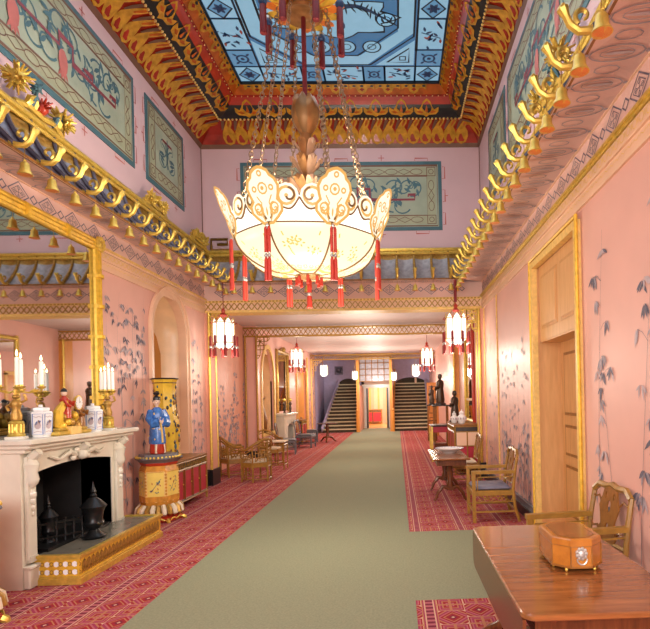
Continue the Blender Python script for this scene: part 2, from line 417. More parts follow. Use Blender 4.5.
b.mi(0).box(XL - .6, NY0, NZ0 - .06, XL + .02, NY1, NZ0)
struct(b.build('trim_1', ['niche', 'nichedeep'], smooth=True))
b = B()
b.plate(lambda u, v, w: (XL + .035 - w, u, v), [arch(NY0 - .11, NY1 + .11, NZ0 - .1, NZT + .12, 22), arch(NY0 + .012, NY1 - .012, NZ0 + .012, NZT - .012, 22)], .033)
b.plate(lambda u, v, w: (XL + .03 - w, u, v), [arch(NY0 + .004, NY1 - .004, NZ0 + .004, NZT - .004, 22), arch(NY0 + .016, NY1 - .016, NZ0 + .016, NZT - .016, 22)], .14)
b.plate(lambda u, v, w: (XL + .06 - w, u, v), [arch(NY0 - .116, NY1 + .116, NZ0 - .106, NZT + .126, 22), arch(NY0 - .075, NY1 + .075, NZ0 - .1, NZT + .085, 22)], .05)
struct(b.build('trim_2', 'plaster'))

DY0, DY1, DZ = 5.16, 6.84, 3.3
b = B().mi(0)
b.plate(wr, [[(-6.9, 0), (YB + .4, 0), (YB + .4, ZB0), (-6.9, ZB0)], [(DY0, .002), (DY1, .002), (DY1, DZ), (DY0, DZ)]], .1)
D = Draw(b, lambda u, v: (XR - .003 - D.n * 6e-5, u, v))
bamboo(D, 2.3, 4.95, .1, 3.3, 21, 7, .125, 13, ks=(2, 3, 1), thin=.006, lean=.3)
bamboo(D, 7.15, 9.3, .2, 2.9, 22, 7, .10, 9, ks=(1, 3, 3), thin=.008, lean=.1)
bamboo(D, 7.15, 9.3, .2, 1.2, 23, 12, .12, 4, ks=(2, 1, 3), thin=.012, lean=.2)
bamboo(D, 9.5, 10.6, .2, 2.6, 24, 4, .09, 7, ks=(1, 3, 3), thin=.007, lean=.1)
struct(b.build('wall_right', ['pink', 'grey', 'ink', 'grey2']))

# cornices: egg moulding, gilt fillet
def cornice(name, X, s, y0, y1, gk):
    b = B().mi(0)
    b.box(X, y0, 3.44, X + s * .025, y1, 3.48); b.box(X, y0, 3.48, X + s * .018, y1, 3.56); b.box(X, y0, 3.56, X + s * .04, y1, 3.585)
    b.box(X, y0, 3.585, X + s * .03, y1, 3.67); b.mi(gk).box(X, y0, 3.675, X + s * .045, y1, 3.70); b.mi(gk if gk else 2).box(X, y0, 3.70, X + s * .06, y1, 3.73)
    D = Draw(b, lambda u, v: (X + s * .033, u, v)); D2 = Draw(b, lambda u, v: (X + s * .021, u, v))
    y = y0 + .06
    while y < y1 - .06:
        D.circ(y, 3.628, .034, 2, .009, 9); D.leaf(y + .055, 3.66, -PI / 2, .06, .022, 2)
        D2.rib([(y - .04, 3.53), (y, 3.51), (y + .04, 3.53), (y + .06, 3.515)], .007, 2); y += .11
    return struct(b.build(name, ['plaster', 'gold', 'goldpaint']))
cornice('trim_3', XL, 1, 7.12, YB, 0); cornice('trim_4', XR, -1, -1.5, YB, 1)

def lozenge_band(D, u0, u1, v0, v1, per, ph=0):
    c = (v0 + v1) / 2; h = (v1 - v0) * .40; u = u0 + per / 2 + ph
    while u < u1 - per * .3:
        w = per * .33
        D.rib([(u - w, c), (u, c + h), (u + w, c), (u, c - h)], .012, 1, True)
        D.rib([(u - w * .66, c), (u, c + h * .66), (u + w * .66, c), (u, c - h * .66)], .006, 1, True)
        for q in ((-.33, 0), (.33, 0), (0, .4), (0, -.4)): D.circ(u + q[0] * w, c + q[1] * h, h * .16, 1, .005, 8)
        D.rib([(u - w * .5, c), (u + w * .5, c)], .006, 1); D.rib([(u, c - h * .5), (u, c + h * .5)], .006, 1)
        e = per * .12; D.rib([(u + per / 2 - e, c), (u + per / 2, c + h * .42), (u + per / 2 + e, c), (u + per / 2, c - h * .42)], .013, 1, True)
        u += per
for nm, X, s in (('trim_5', XL, 1), ('trim_6', XR, -1)):
    b = B().mi(0).box(X - s * .1, -1.5, ZB0, X + s * .012, YB, ZB1)
    lozenge_band(Draw(b, lambda u, v: (X + s * .016, u, v)), -1.5, YB, ZB0, ZB1, .46)
    b.mi(2).box(X, -1.5, ZB1 - .012, X + s * .03, YB, ZB1 + .01)
    struct(b.build(nm, ['soffit', 'ink', 'plaster']))

# upper walls of the lantern
ZW = 6.74
b = B().mi(0); b.box(XL - .1, YN, ZB1, XL, YB + .1, ZW); struct(b.build('wall_upper_left', 'lilac'))
b = B().mi(0); b.box(XR, YN, ZB1, XR + .1, YB + .1, ZW); struct(b.build('wall_upper_right', 'lilac'))
b = B().mi(0); b.box(XL - .1, YB, 3.75, XR + .1, YB + .3, ZW); struct(b.build('wall_upper_back', 'lilac'))
b = B().mi(0); b.box(XL - .1, YN - .3, 3.75, XR + .1, YN, ZW); struct(b.build('wall_upper_front', 'lilac'))
# near part of the gallery, behind the camera
struct(B().box(XL - .1, -6.9, 3.73, XR + .1, YN - .1, 3.85).build('ceiling', 'ceil'))
struct(B().box(XL - .1, -7.0, -.02, XR + .1, -6.9, 3.85).build('wall_front', 'pink'))
for nm, X, s in (('trim_7', XL, 1), ('trim_8', XR, -1)):
    struct(B().box(X, YB - .02, 4.0, X + s * .012, YB, ZW).build(nm, 'line'))

# ------------------------------------------------------------------ lantern cove
SK = dict(x0=-2.76, x1=.92, y0=1.9, y1=10.1, z=7.6)
def cove_pt(side, u, t, off=0):
    bul = .07 * S_(PI * min(1, t / .47)) if t < .47 else -.045 * S_(PI * min(1, (t - .47) / .33)) if t < .8 else 0
    dz = bul + 0.0; z = ZW + .83 * t * (1 - 0) + dz - off * .75
    if side in ('l', 'r'):
        d = lerp(0, (SK['x0'] - XL) if side == 'l' else (XR - SK['x1']), t) - bul * .7 + off * .66
        return (XL + d, u, z) if side == 'l' else (XR - d, u, z)
    d = lerp(0, (YB - SK['y1']) if side == 'b' else (SK['y0'] - YN), t) - bul * .7 + off * .66
    return (u, YB - d, z) if side == 'b' else (u, YN + d, z)
def cove_bul(t): return .07 * S_(PI * min(1, t / .47)) if t < .47 else -.045 * S_(PI * min(1, (t - .47) / .33)) if t < .8 else 0
def cove_lim(side, t):
    e = cove_bul(t) * .7
    a, c = cove_lim0(side, t); return a - e, c + e
def cove_lim0(side, t):
    if side in ('l', 'r'): return lerp(YN, SK['y0'], t), lerp(YB, SK['y1'], t)
    return lerp(XL, SK['x0'], t), lerp(XR, SK['x1'], t)
ts = [0, .03, .06, .12, .2, .28, .36, .42, .47, .5, .55, .6, .65, .7, .75, .8, .83, .9, 1.0]
def bandk(t): return 3 if t < .05 else 0 if t < .47 else 2 if t < .68 else 1 if t < .80 else 0 if t < .83 else 4
for n, side in enumerate('lrbf'):
    b = B()
    for i in range(len(ts) - 1):
        a, c = ts[i], ts[i + 1]; b.mi(bandk((a + c) / 2))
        A0, A1 = cove_lim(side, a); C0, C1 = cove_lim(side, c); K = 12
        vs = [cove_pt(side, lerp(A0, A1, k / K), a) for k in range(K + 1)] + [cove_pt(side, lerp(C0, C1, k / K), c) for k in range(K + 1)]
        b.add(vs, [(k, k + 1, K + 2 + k, K + 1 + k) for k in range(K)])
    D = Draw(b, lambda u, t: cove_pt(side, u, t, .012)); D2 = Draw(b, lambda u, t: cove_pt(side, u, t, .02))
    per = .235; L0, L1 = cove_lim(side, 0); N = int((L1 - L0) / per); per = (L1 - L0) / N
    for k in range(N):
        u = L0 + (k + .5) * per; a, c = cove_lim(side, .40)
        if a + .02 < u < c - .02:
            # flame lappet: gold rim, red heart, orange tail
            D.poly([(u - .52 * per, .16), (u - .36 * per, .08), (u, .05), (u + .36 * per, .08), (u + .52 * per, .16), (u + .45 * per, .24), (u + .24 * per, .31), (u + .42 * per, .38), (u + .5 * per, .455), (u + .1 * per, .455), (u - .12 * per, .37), (u - .46 * per, .24)], 5)
            D2.poly([(u + .0 * per, .33), (u + .12 * per, .33), (u + .32 * per, .40), (u + .36 * per, .45), (u + .2 * per, .45), (u + .1 * per, .40)], 4)
            D2.poly([(u - .5 * per, .27), (u - .36 * per, .28), (u - .2 * per, .36), (u - .02 * per, .455), (u - .3 * per, .455), (u - .42 * per, .36)], 3)
            D2.poly([(u - .30 * per, .14), (u - .18 * per, .09), (u + .18 * per, .09), (u + .30 * per, .14), (u + .22 * per, .19), (u, .235), (u - .22 * per, .19)], 0)
            D2.leaf(u + .46 * per, .43, 0, .001, .001, 5)
            
        a, c = cove_lim(side, .60)
        if k % 2 == 0 and a + .1 < u < c - .1:
            # gold leaf tips over the black band
            q = per
            D.poly([(u, .50), (u + .22 * q, .54), (u + .75 * q, .55), (u + .95 * q, .60), (u + .95 * q, .67), (u + .6 * q, .63), (u + .42 * q, .68), (u + .3 * q, .74), (u, .78), (u - .3 * q, .74), (u - .42 * q, .68), (u - .6 * q, .63), (u - .95 * q, .67), (u - .95 * q, .60), (u - .75 * q, .55), (u - .22 * q, .54)], 5)
            D2.poly([(u - .8 * q, .60), (u - .45 * q, .57), (u - .22 * q, .585), (u - .5 * q, .62)], 4); D2.poly([(u + .8 * q, .60), (u + .45 * q, .57), (u + .22 * q, .585), (u + .5 * q, .62)], 4)
            D2.poly([(u - .14 * q, .60), (u + .14 * q, .60), (u, .70)], 4)
        a, c = cove_lim(side, .95)
        if k % 2 == 1 and a + .1 < u < c - .1:
            D.poly([(u - .98 * per, .98), (u - .95 * per, .90), (u - .7 * per, .93), (u - .45 * per, .925), (u - .3 * per, .87), (u, .84), (u + .3 * per, .87), (u + .45 * per, .925), (u + .7 * per, .93), (u + .95 * per, .90), (u + .98 * per, .98)], 5); D2.poly([(u - .2 * per, .91), (u, .88), (u + .2 * per, .91), (u, .93)], 0); D2.leaf(u - .75 * per, .955, 0, .08, .03, 2); D2.leaf(u + .6 * per, .955, 0, .08, .03, 2)
            D2.circ(u, .955, .035, 2, None, 8, .018)
    # bead lines
    for tt, pr, r_ in ((.47, .075, .022), (.81, .11, .012)):
        a, c = cove_lim(side, tt); m = int((c - a) / pr)
        for k in range(m):
            p = cove_pt(side, a + (k + .5) * (c - a) / m, tt, .01); b.mi(6).ball(p, r_, 6)
    a, c = cove_lim(side, .47)
    struct(b.build('trim_%d' % (9 + n), ['covered', 'red', 'black', 'line', 'coveorange', 'flamegold', 'goldpaint'], smooth=True, ang=30))

# ------------------------------------------------------------------ painted glass skylight
b = B(); z = SK['z']; x0, x1, y0, y1 = SK['x0'], SK['x1'], SK['y0'], SK['y1']
b.mi(0).add([(x0, y0, z), (x1, y0, z), (x1, y1, z), (x0, y1, z)], [(0, 1, 2, 3)])
def Dz(o): return Draw(b, lambda u, v: (u, v, z - o))
D1, D2, D3, D4 = Dz(.006), Dz(.012), Dz(.018), Dz(.024)
w = .46
def tile(u0, v0, u1, v1, kind):
    D1.rect(u0 + .02, v0 + .02, u1 - .02, v1 - .02, 1 if kind != 1 else 2); D2.frame(u0, v0, u1, v1, .03, 3)
    c, d = (u0 + u1) / 2, (v0 + v1) / 2; h = min(u1 - u0, v1 - v0) / 2
    if kind == 1:
        D3.circ(c, d, h * .42, 4, .035); D3.circ(c, d, h * .15, 4)
        for k in range(4): a = PI / 4 + k * PI / 2; D3.leaf(c + h * .48 * C_(a), d + h * .48 * S_(a), a, h * .4, h * .22, 4)
    elif kind == 0:
        r = random.Random(int(u0 * 100 + v0 * 7)); 
        for k in range(14): D3.leaf(c + r.uniform(-.4, .4) * (u1 - u0), d + r.uniform(-.35, .35) * (v1 - v0), r.uniform(0, 6.3), .12, .05, 4 if k % 4 else 5)
        D3.rib([(c - (u1 - u0) * .35, d - h * .3), (c, d), (c + (u1 - u0) * .35, d + h * .3)], .02, 4)
    else:
        D2.poly([(c - h * .8, d), (c, d - h * .9), (c + h * .8, d), (c, d + h * .9)], 2); D3.rib([(c - h * .8, d), (c, d - h * .9), (c + h * .8, d), (c, d + h * .9)], .025, 3, True)
        for k in range(6): a = k * PI / 3; D3.leaf(c, d, a, h * .5, h * .3, 4)
ny = 12; lens = [w] + [(y1 - y0 - 2 * w) / ny * q for q in ([1.25, .75] * (ny // 2))] + [w]
for xa, xb in ((x0, x0 + w), (x1 - w, x1)):
    v = y0
    for k, L in enumerate(lens): tile(xa, v, xb, v + L, 2 if k in (0, len(lens) - 1) else (0, 1)[(k + 1) % 2] if k % 5 else 2); v += L
for ya, yb in ((y0, y0 + w), (y1 - w, y1)):
    u = x0 + w; nx = 5; 
    for k, q in enumerate((1.3, .7, 1.3, .7, 1.0)):
        L = (x1 - x0 - 2 * w) / 5 * q; tile(u, ya, u + L, yb, (0, 1)[k % 2]); u += L
# inner field: pale octagonal band, corner triangles, roundels and a sinuous winged serpent
ix0, ix1, iy0, iy1 = x0 + w, x1 - w, y0 + w, y1 - w; q = .8
def octo(e, qq): return [(ix0 + e, iy0 + qq), (ix0 + qq, iy0 + e), (ix1 - qq, iy0 + e), (ix1 - e, iy0 + qq), (ix1 - e, iy1 - qq), (ix1 - qq, iy1 - e), (ix0 + qq, iy1 - e), (ix0 + e, iy1 - qq)]
D1.rib(octo(.18, q + .1), .26, 1, True); D2.rib(octo(.05, q), .03, 3, True); D2.rib(octo(.31, q + .2), .03, 3, True)
for cx_, sx in ((ix0, 1), (ix1, -1)):
    for cy_, sy in ((iy0, 1), (iy1, -1)):
        D1.poly([(cx_ + sx * .03, cy_ + sy * .03), (cx_ + sx * .7, cy_ + sy * .03), (cx_ + sx * .03, cy_ + sy * .7)], 1)
        D2.rib([(cx_ + sx * .12, cy_ + sy * .12), (cx_ + sx * .5, cy_ + sy * .12), (cx_ + sx * .12, cy_ + sy * .5)], .025, 3, True)
        D2.frame(cx_ + sx * .18, cy_ + sy * .18, cx_ + sx * .28, cy_ + sy * .28, .02, 3)
for k in range(4):
    for yy in (iy0 + .55, iy1 - .55):
        u = lerp(ix0 + .75, ix1 - .75, k / 3); D2.circ(u, yy, .15, 1); D3.circ(u, yy, .15, 3, .025); D3.circ(u, yy, .07, 3, .015)
for sx in (ix0 + .5, ix1 - .5):
    for k in range(5):
        yy = lerp(iy0 + 1.2, iy1 - 1.2, k / 4); D2.circ(sx, yy, .15, 1); D3.circ(sx, yy, .15, 3, .025); D3.circ(sx, yy, .07, 3, .015)
for cyy in (iy1 - 1.25, iy0 + 1.25):
    cloud = []
    for k in range(36):
        a = 2 * PI * k / 36; rr = 1 + .13 * C_(a * 9); cloud.append(((ix0 + ix1) / 2 + .98 * rr * C_(a), cyy + .45 * rr * S_(a)))
    D2.poly(cloud, 1); D3.rib(cloud, .025, 3, True)
    pts = [((ix0 + ix1) / 2 + lerp(-.85, .95, t / 24), cyy + .2 * S_(t / 24 * 7) - .05) for t in range(25)]
    D3.rib(pts, .22, 4, taper=lambda t: (.5 + 1.2 * t) if t < .3 else .86 * (1 - t) + .12)
    for k in range(0, 25): D4.leaf(pts[k][0], pts[k][1], 1.2 + .5 * S_(k), .17, .03, 3); D4.leaf(pts[k][0], pts[k][1], -1.5 + .4 * C_(k), .13, .03, 3)
    D3.leaf(ix0 + .6, cyy + .15, -.7, .9, .25, 6)
D2.rib([(ix0 + .55, iy0 + 2.4), ((ix0 + ix1) / 2, (y0 + y1) / 2 - 1.1), (ix1 - .55, iy0 + 2.4)], .03, 3); D2.rib([(ix0 + .55, iy1 - 2.4), ((ix0 + ix1) / 2, (y0 + y1) / 2 + 1.1), (ix1 - .55, iy1 - 2.4)], .03, 3)
sky = struct(b.build('window_1', ['sk_blue', 'sk_pale', 'sk_mid', 'sk_dark', 'sk_navy', 'redline', 'sk_olive']))
b = B(); f = .07
for (a, c, d, e) in ((x0 - f, y0 - f, x1 + f, y0), (x0 - f, y1, x1 + f, y1 + f), (x0 - f, y0, x0, y1), (x1, y0, x1 + f, y1)): b.mi(0).box(a, c, z - .05, d, e, z + .05)
for (a, c, d, e) in ((x0 - f, y0 - f, x1 + f, y0 - f + .02), (x0 - f, y1 + f - .02, x1 + f, y1 + f), (x0 - f, y0, x0 - f + .02, y1), (x1 + f - .02, y0, x1 + f, y1)): b.mi(1).box(a, c, z - .065, d, e, z - .04)
b.build('frame', ['black', 'goldpaint'], sky)

# ------------------------------------------------------------------ painted panels on the lantern walls
def panel(name, label, fn, Wd, Ht, big):
    """fn(u,v,o): centred panel coordinates, o = height above the wall"""
    b = B(); P = lambda o: Draw(b, lambda u, v: fn(u, v, o))
    a, h = Wd / 2, Ht / 2
    d0, d1, d2, d3 = P(.012), P(.016), P(.020), P(.024)
    vs = [fn(s * a, t * h, o) for o in (0, .012) for s, t in ((-1, -1), (1, -1), (1, 1), (-1, 1))]
    b.mi(0).add(vs, [(4, 5, 6, 7), (0, 1, 5, 4), (1, 2, 6, 5), (2, 3, 7, 6), (3, 0, 4, 7)])
    d = Draw(b, lambda u, v: fn(u, v, .006)); n = max(2, int(Wd / .75))
    for t in (-1, 1):
        for k in range(n):
            u = lerp(-a, a, (k + .5) / n); v = t * (h + .015)
            d.rib([(u - .13, v), (u - .13, v + t * .05), (u + .13, v + t * .05), (u + .13, v)], .014, 1) if k % 2 == 0 else (d.rib([(u, v), (u, v + t * .12)], .016, 1), d.rib([(u - .06, v + t * .06), (u + .06, v + t * .06)], .016, 1))
        for k in range(3):
            v = lerp(-h, h, (k + .5) / 3); u = t * (a + .015)
            d.rib([(u, v - .12), (u + t * .05, v - .12), (u + t * .05, v + .12), (u, v + .12)], .014, 1)
            if k == 1: d.rib([(u + t * .05, v), (u + t * .11, v)], .016, 1)
    root = b.build(name, ['teal', 'redline']); tag(root, label, 'painted panel', 'painted panels on the lantern walls')
    b = B(); P = lambda o: Draw(b, lambda u, v: fn(u, v, o)); d0, d1, d2, d3 = P(.015), P(.019), P(.023), P(.027)
    e = .07; d0.rect(-a + e, -h + e, a - e, h - e, 0); d1.frame(-a + e + .02, -h + e + .02, a - e - .02, h - e - .02, .022, 2)
    g = e + .06; bw = .17; d1.rect(-a + g, -h + g, a - g, h - g, 1)
    d2.frame(-a + g + bw, -h + g + bw, a - g - bw, h - g - bw, .018, 3)
    Draw(b, lambda u, v: fn(u, v, .021)).rect(-a + g + bw, -h + g + bw, a - g - bw, h - g - bw, 0)
    # oval and lozenge chain border
    def chain(p, q, n):
        for k in range(n):
            t = (k + .5) / n; u, v = lerp(p[0], q[0], t), lerp(p[1], q[1], t); L = math.hypot(q[0] - p[0], q[1] - p[1]) / n * .5
            hor = abs(q[0] - p[0]) > abs(q[1] - p[1])
            if k % 2: pts = [(-L, 0), (0, bw * .33), (L, 0), (0, -bw * .33)]
            else: pts = [(L * .95 * C_(i * PI / 6), bw * .33 * S_(i * PI / 6)) for i in range(12)]
            pts = [(u + x, v + y) if hor else (u + y, v + x) for x, y in pts]; d2.rib(pts, .012, 3, True)
    yb = h - g - bw / 2; xb = a - g - bw / 2; n = max(3, int(2 * xb / .26))
    chain((-xb + bw, yb), (xb - bw, yb), n); chain((-xb + bw, -yb), (xb - bw, -yb), n)
    n = max(3, int(2 * yb / .26)); chain((-xb, -yb + bw), (-xb, yb - bw), n); chain((xb, -yb + bw), (xb, yb - bw), n)
    for s in (-1, 1):
        for t in (-1, 1):
            d2.frame(s * xb - bw / 2, t * yb - bw / 2, s * xb + bw / 2, t * yb + bw / 2, .014, 3); d2.circ(s * xb, t * yb, .05, 3, .012, 8)
    b.build('painted_field', ['panelfield', 'panelborder', 'line', 'line'], root)
    b = B(); d2 = Draw(b, lambda u, v: fn(u, v, .0245 + d2.n * 6e-5)); d3 = Draw(b, lambda u, v: fn(u, v, .0305 + d3.n * 6e-5))
    if big:
        s = (a - g - bw) / 1.9; k = h - g - bw
        for m in (-1, 1):
            d3.rib([(m * .0, 0), (m * .35 * s, 0), (m * .35 * s, .35 * k), (m * .62 * s, .35 * k), (m * .62 * s, -.2 * k), (m * 1.05 * s, -.2 * k), (m * 1.05 * s, 0.02 * k), (m * .85 * s, .02 * k)], .042, 0)
            d3.rib([(m * 1.05 * s, -.2 * k), (m * 1.62 * s, -.2 * k), (m * 1.62 * s, 0.05 * k), (m * 1.48 * s, .05 * k), (m * 1.48 * s, -.06 * k)], .042, 0)
            rr = random.Random(8)
            for q in range(16):
                u = m * lerp(.12, 1.6, q / 15) * s; v = rr.uniform(-.55, .55) * k
                d2.spiral(u, v, .24 * min(1, k / .45), rr.uniform(0, 6), .8, .030, 1, rr.choice((-1, 1)))
                for z_ in range(3): d2.leaf(u + rr.uniform(-.18, .18), v + rr.uniform(-.2, .2) * k, rr.uniform(0, 6), .17, .06, 1)
            d3.circ(m * .42 * s, -.45 * k, .09, 2, None, 10, .15)
            for q in range(4): d2.leaf(m * .42 * s, -.6 * k, -PI / 2 + (q - 1.5) * .4, .17, .05, 2)
    else:
        k = h - g - bw
        d3.rib([(-.18, .55 * k), (.18, .55 * k)], .035, 0); d3.rib([(0, .75 * k), (0, -.6 * k)], .03, 1)
        for m in (-1, 1):
            d2.spiral(m * .2, -.25 * k, .24, PI / 2, 1.1, .025, 1, m); d2.spiral(m * .17, .3 * k, .18, -PI / 2, 1, .022, 1, -m)
            for q in range(3): d2.leaf(m * .1, -.6 * k + q * .1, PI / 2 - m * (1 + .3 * q), .2, .06, 1)
    b.build('scrollwork', ['maroon', 'teal', 'redline'], root)
PZ, PH = 5.84, 1.34
FL = lambda yc: (lambda u, v, o: (XL + o, yc + u, PZ + v)); FR = lambda yc: (lambda u, v, o: (XR - o, yc - u, PZ + v))
FB = lambda u, v, o: (-1.02 + u, YB - o, 5.76 + v)
panel('painted_panel', 'long green scrollwork panel with maroon key pattern high on left wall', FL(6.0), 4.3, PH, True)
panel('painted_panel', 'small square green panel high on the left wall beside the far corner', FL(9.27), 1.5, PH, False)
panel('painted_panel', 'long green scrollwork panel high on the right wall above the hooks', FR(6.0), 4.3, PH, True)
panel('painted_panel', 'small green panel high on the right wall next to the far corner', FR(9.1), 1.5, PH, False)
panel('painted_panel', 'wide green key-pattern panel on the end wall behind the chandelier', FB, 4.05, 1.40, True)

# ------------------------------------------------------------------ pagoda canopies
def can_pt(side, u, t, sag=0):
    d = .14 + .35 * (1 - t) ** 1.9 - sag * .7; z = 3.99 + .62 * t - sag * .5
    return side_pt(side, u, d, z)
def side_pt(side, u, d, z):
    if side == 'l': return (XL + d, u, z)
    if side == 'r': return (XR - d, u, z)
    return (u, YB - d, z)
def can_lim(side, t):
    d = .14 + .35 * (1 - t) ** 1.9
    return (YN - .2, YB - d) if side in 'lr' else (XL + d, XR - d)
BELLY = [.78 + .3725 * k for k in range(27)]
def canopy(side, us, label, tilem, ribm):
    root = thing('pagoda_canopy', label, 'canopy', (0, 0, 0), 0, 'pagoda roof canopies')
    b = B(); tt = [i / 8 for i in range(9)]
    edges = [can_lim(side, 0)[0]] + us + [can_lim(side, 0)[1]]
    K = 6
    for i in range(len(edges) - 1):
        for j in range(8):
            b.mi(1 if j >= 6 else 0); vs = []
            for t in (tt[j], tt[j + 1]):
                a, c = can_lim(side, t)
                e0 = a if i == 0 else min(max(edges[i], a), c); e1 = c if i == len(edges) - 2 else min(max(edges[i + 1], a), c)
                vs += [can_pt(side, lerp(e0, e1, k / K), t, .07 * S_(PI * k / K) * (1 - t * .5)) for k in range(K + 1)]
            b.add(vs, [(k, k + 1, K + 2 + k, K + 1 + k) for k in range(K)])
    # scale pattern
    b.build('tiled_roof', [tilem, 'golddark'], root, smooth=True)
    b = B(); a, c = can_lim(side, 1)
    b.tube([side_pt(side, a, .16, 4.63), side_pt(side, c, .16, 4.63)], .035, 8); b.tube([side_pt(side, a, .18, 4.55), side_pt(side, c, .18, 4.55)], .02, 6)
    b.bar(side_pt(side, a, .08, 4.60), side_pt(side, c, .08, 4.60), .16, .05, (0, 0, 1))
    b.build('top_rail', 'gold', root, smooth=True)
    b = B(); A0, A1 = can_lim(side, 0)
    b.bar(side_pt(side, A0, .475, 3.97), side_pt(side, A1, .475, 3.972), .022, .03); b.build('eave_board', 'bamboodk', root)
    # underside
    b = B().mi(0); b.add([side_pt(side, A0, .49, 3.955), side_pt(side, A1, .49, 3.955), side_pt(side, can_lim(side, 0)[1] + (.49 if 1 else 0) * (1 if side in 'lr' else 0), 0, 4.0), side_pt(side, A0, 0, 4.0)], [(0, 1, 2, 3)])
    D = Draw(b, lambda u, d: side_pt(side, u, d, 4.0 - .045 * d / .49 - .006))
    for k, u in enumerate(us[:-1]):
        m = (u + us[k + 1]) / 2; 
        D.circ(m, .26, .09, 1, .011, 14, .19); D.circ(m, .26, .05, 1, .007, 10, .12); D.leaf(m, .13, PI / 2, .24, .04, 2); D.circ(u, .26, .05, 1, .009, 10, .09); D.circ(m, .048, .018, 1, None, 7); D.circ(m, .47, .015, 1, None, 7)
    b.build('soffit', ['soffit', 'grey', 'grey2'], root)
    # ribs with flared scroll hooks
    def ribmesh():
        b = B(); pts = [Vector(can_pt('l', 0, i / 8)) - Vector((XL, 0, 0)) + Vector((.012, 0, .008)) for i in range(9)]
        b.tube(pts, [.028, .03, .03, .028, .026, .024, .022, .02, .02], 6); return b
    def hookmesh():
        b = B(); P = [(.46, 0, 4.02), (.52, 0, 3.995), (.585, 0, 3.99), (.64, 0, 4.03), (.665, 0, 4.085), (.685, 0, 4.13)]
        b.tube(P, [.026, .027, .026, .025, .025, .040], 8)
        b.tube([(.685, 0, 4.125), (.69, 0, 4.145)], [.040, .028], 8)
        sp = []
        for i in range(15): 
            t = i / 14; a = -1.0 + t * 5.6; r = .06 * (1 - .75 * t); sp.append((.555 + r * C_(a), 0, 4.085 + r * S_(a)))
        b.tube(sp, [.019 - .009 * i / 14 for i in range(15)], 6)
        for s in (-1, 1): b.ball((.69, s * .025, 4.135), .017, 6)
        return b
    rm = ribmesh().build('rib', ribm, None, True); hm = hookmesh().build('hook', 'gold', rm, True); rm.parent = root
    first = True
    for u in us:
        R_ = Matrix.Identity(4)
        if side == 'l': loc, rz = (XL, u, 0), 0
        elif side == 'r': loc, rz = (XR, u, 0), PI
        else: loc, rz = (u, YB, 0), -PI / 2
        if first: rm.location = loc; rm.rotation_euler = (0, 0, rz); first = False
        else:
            c = rm.copy(); col.objects.link(c); c.parent = root; c.location = loc; c.rotation_euler = (0, 0, rz)
            h = hm.copy(); col.objects.link(h); h.parent = c
    return root
canL = canopy('l', BELLY, 'blue-tiled pagoda canopy with gilt hooks and crest above the mirror wall', 'tile', 'ribblue')
canR = canopy('r', BELLY, 'pink-bellied pagoda canopy with gilt hooks along the right wall above door', 'tile', 'ribblue')
backU = [-3.05 + .345 * k for k in range(13)]
canB = canopy('b', backU, 'grey-tiled pagoda canopy across the end wall above the gilt beam', 'tilegrey', 'golddark')

def crest(side, u, root, big):
    """carved group of chrysanthemums and lotus on the top rail"""
    b = B(); r = random.Random(int(u * 10)); fn = lambda du, d, z: side_pt(side, u + du, d, z)
    z0 = 4.66
    b.mi(0).tube([fn(-.38, .16, z0), fn(-.2, .18, z0 + .05), fn(0, .18, z0 + .03), fn(.2, .18, z0 + .06), fn(.38, .16, z0)], .035, 6)
    spots = [(-.36, .24, .13, 0), (.34, .16, .13, 0), (0, .12, .11, 1), (-.06, .30, .07, 2)] if big else [(-.22, .10, .09, 0), (.2, .10, .09, 0), (0, .14, .08, 0)]
    for du, dz, rad, k in spots:
        c = Vector(fn(du, .19, z0 + dz)); b.mi(k).ball(c, rad * .6, 8)
        for q in range(60 if k == 0 else 14):
            d = Vector((r.uniform(-1, 1), r.uniform(-1, 1), r.uniform(-1, 1))).normalized(); b.tube([c + d * rad * .4, c + d * rad * (1 + r.uniform(-.1, .25))], [.018, .008], 5)
    for q in range(9):
        du = r.uniform(-.35, .35); b.mi(2 if big and q % 2 else 0); p = Vector(fn(du, .18, z0 + .02)); e = Vector(fn(du + r.uniform(-.12, .12), .24, z0 + r.uniform(.08, .25)))
        b.tube([p, (p + e) / 2 + Vector((0, 0, .03)), e], [.012, .035, .004], 5)
    b.build('carved_crest', ['golddark' if 0 else 'gold', 'red', 'teal'], root, smooth=True)
crest('l', 5.75, canL, True); crest('l', 8.45, canL, False); crest('l', 10.25, canL, False); crest('r', 5.4, canR, True)
b = B()
for k in range(2):
    u = 10.62 - k * .0; b.tube([side_pt('b', -3.62 + .0, .1, 4.68), side_pt('b', -3.62, .1, 4.9), side_pt('b', -3.3, .1, 4.9), side_pt('b', -3.3, .1, 4.8), side_pt('b', -3.5, .1, 4.8)], .03, 4)
b.tube([side_pt('b', -3.62, .1, 4.68), side_pt('b', -3.2, .1, 4.68)], .03, 4)
b.build('carved_crest', 'golddark', canB)

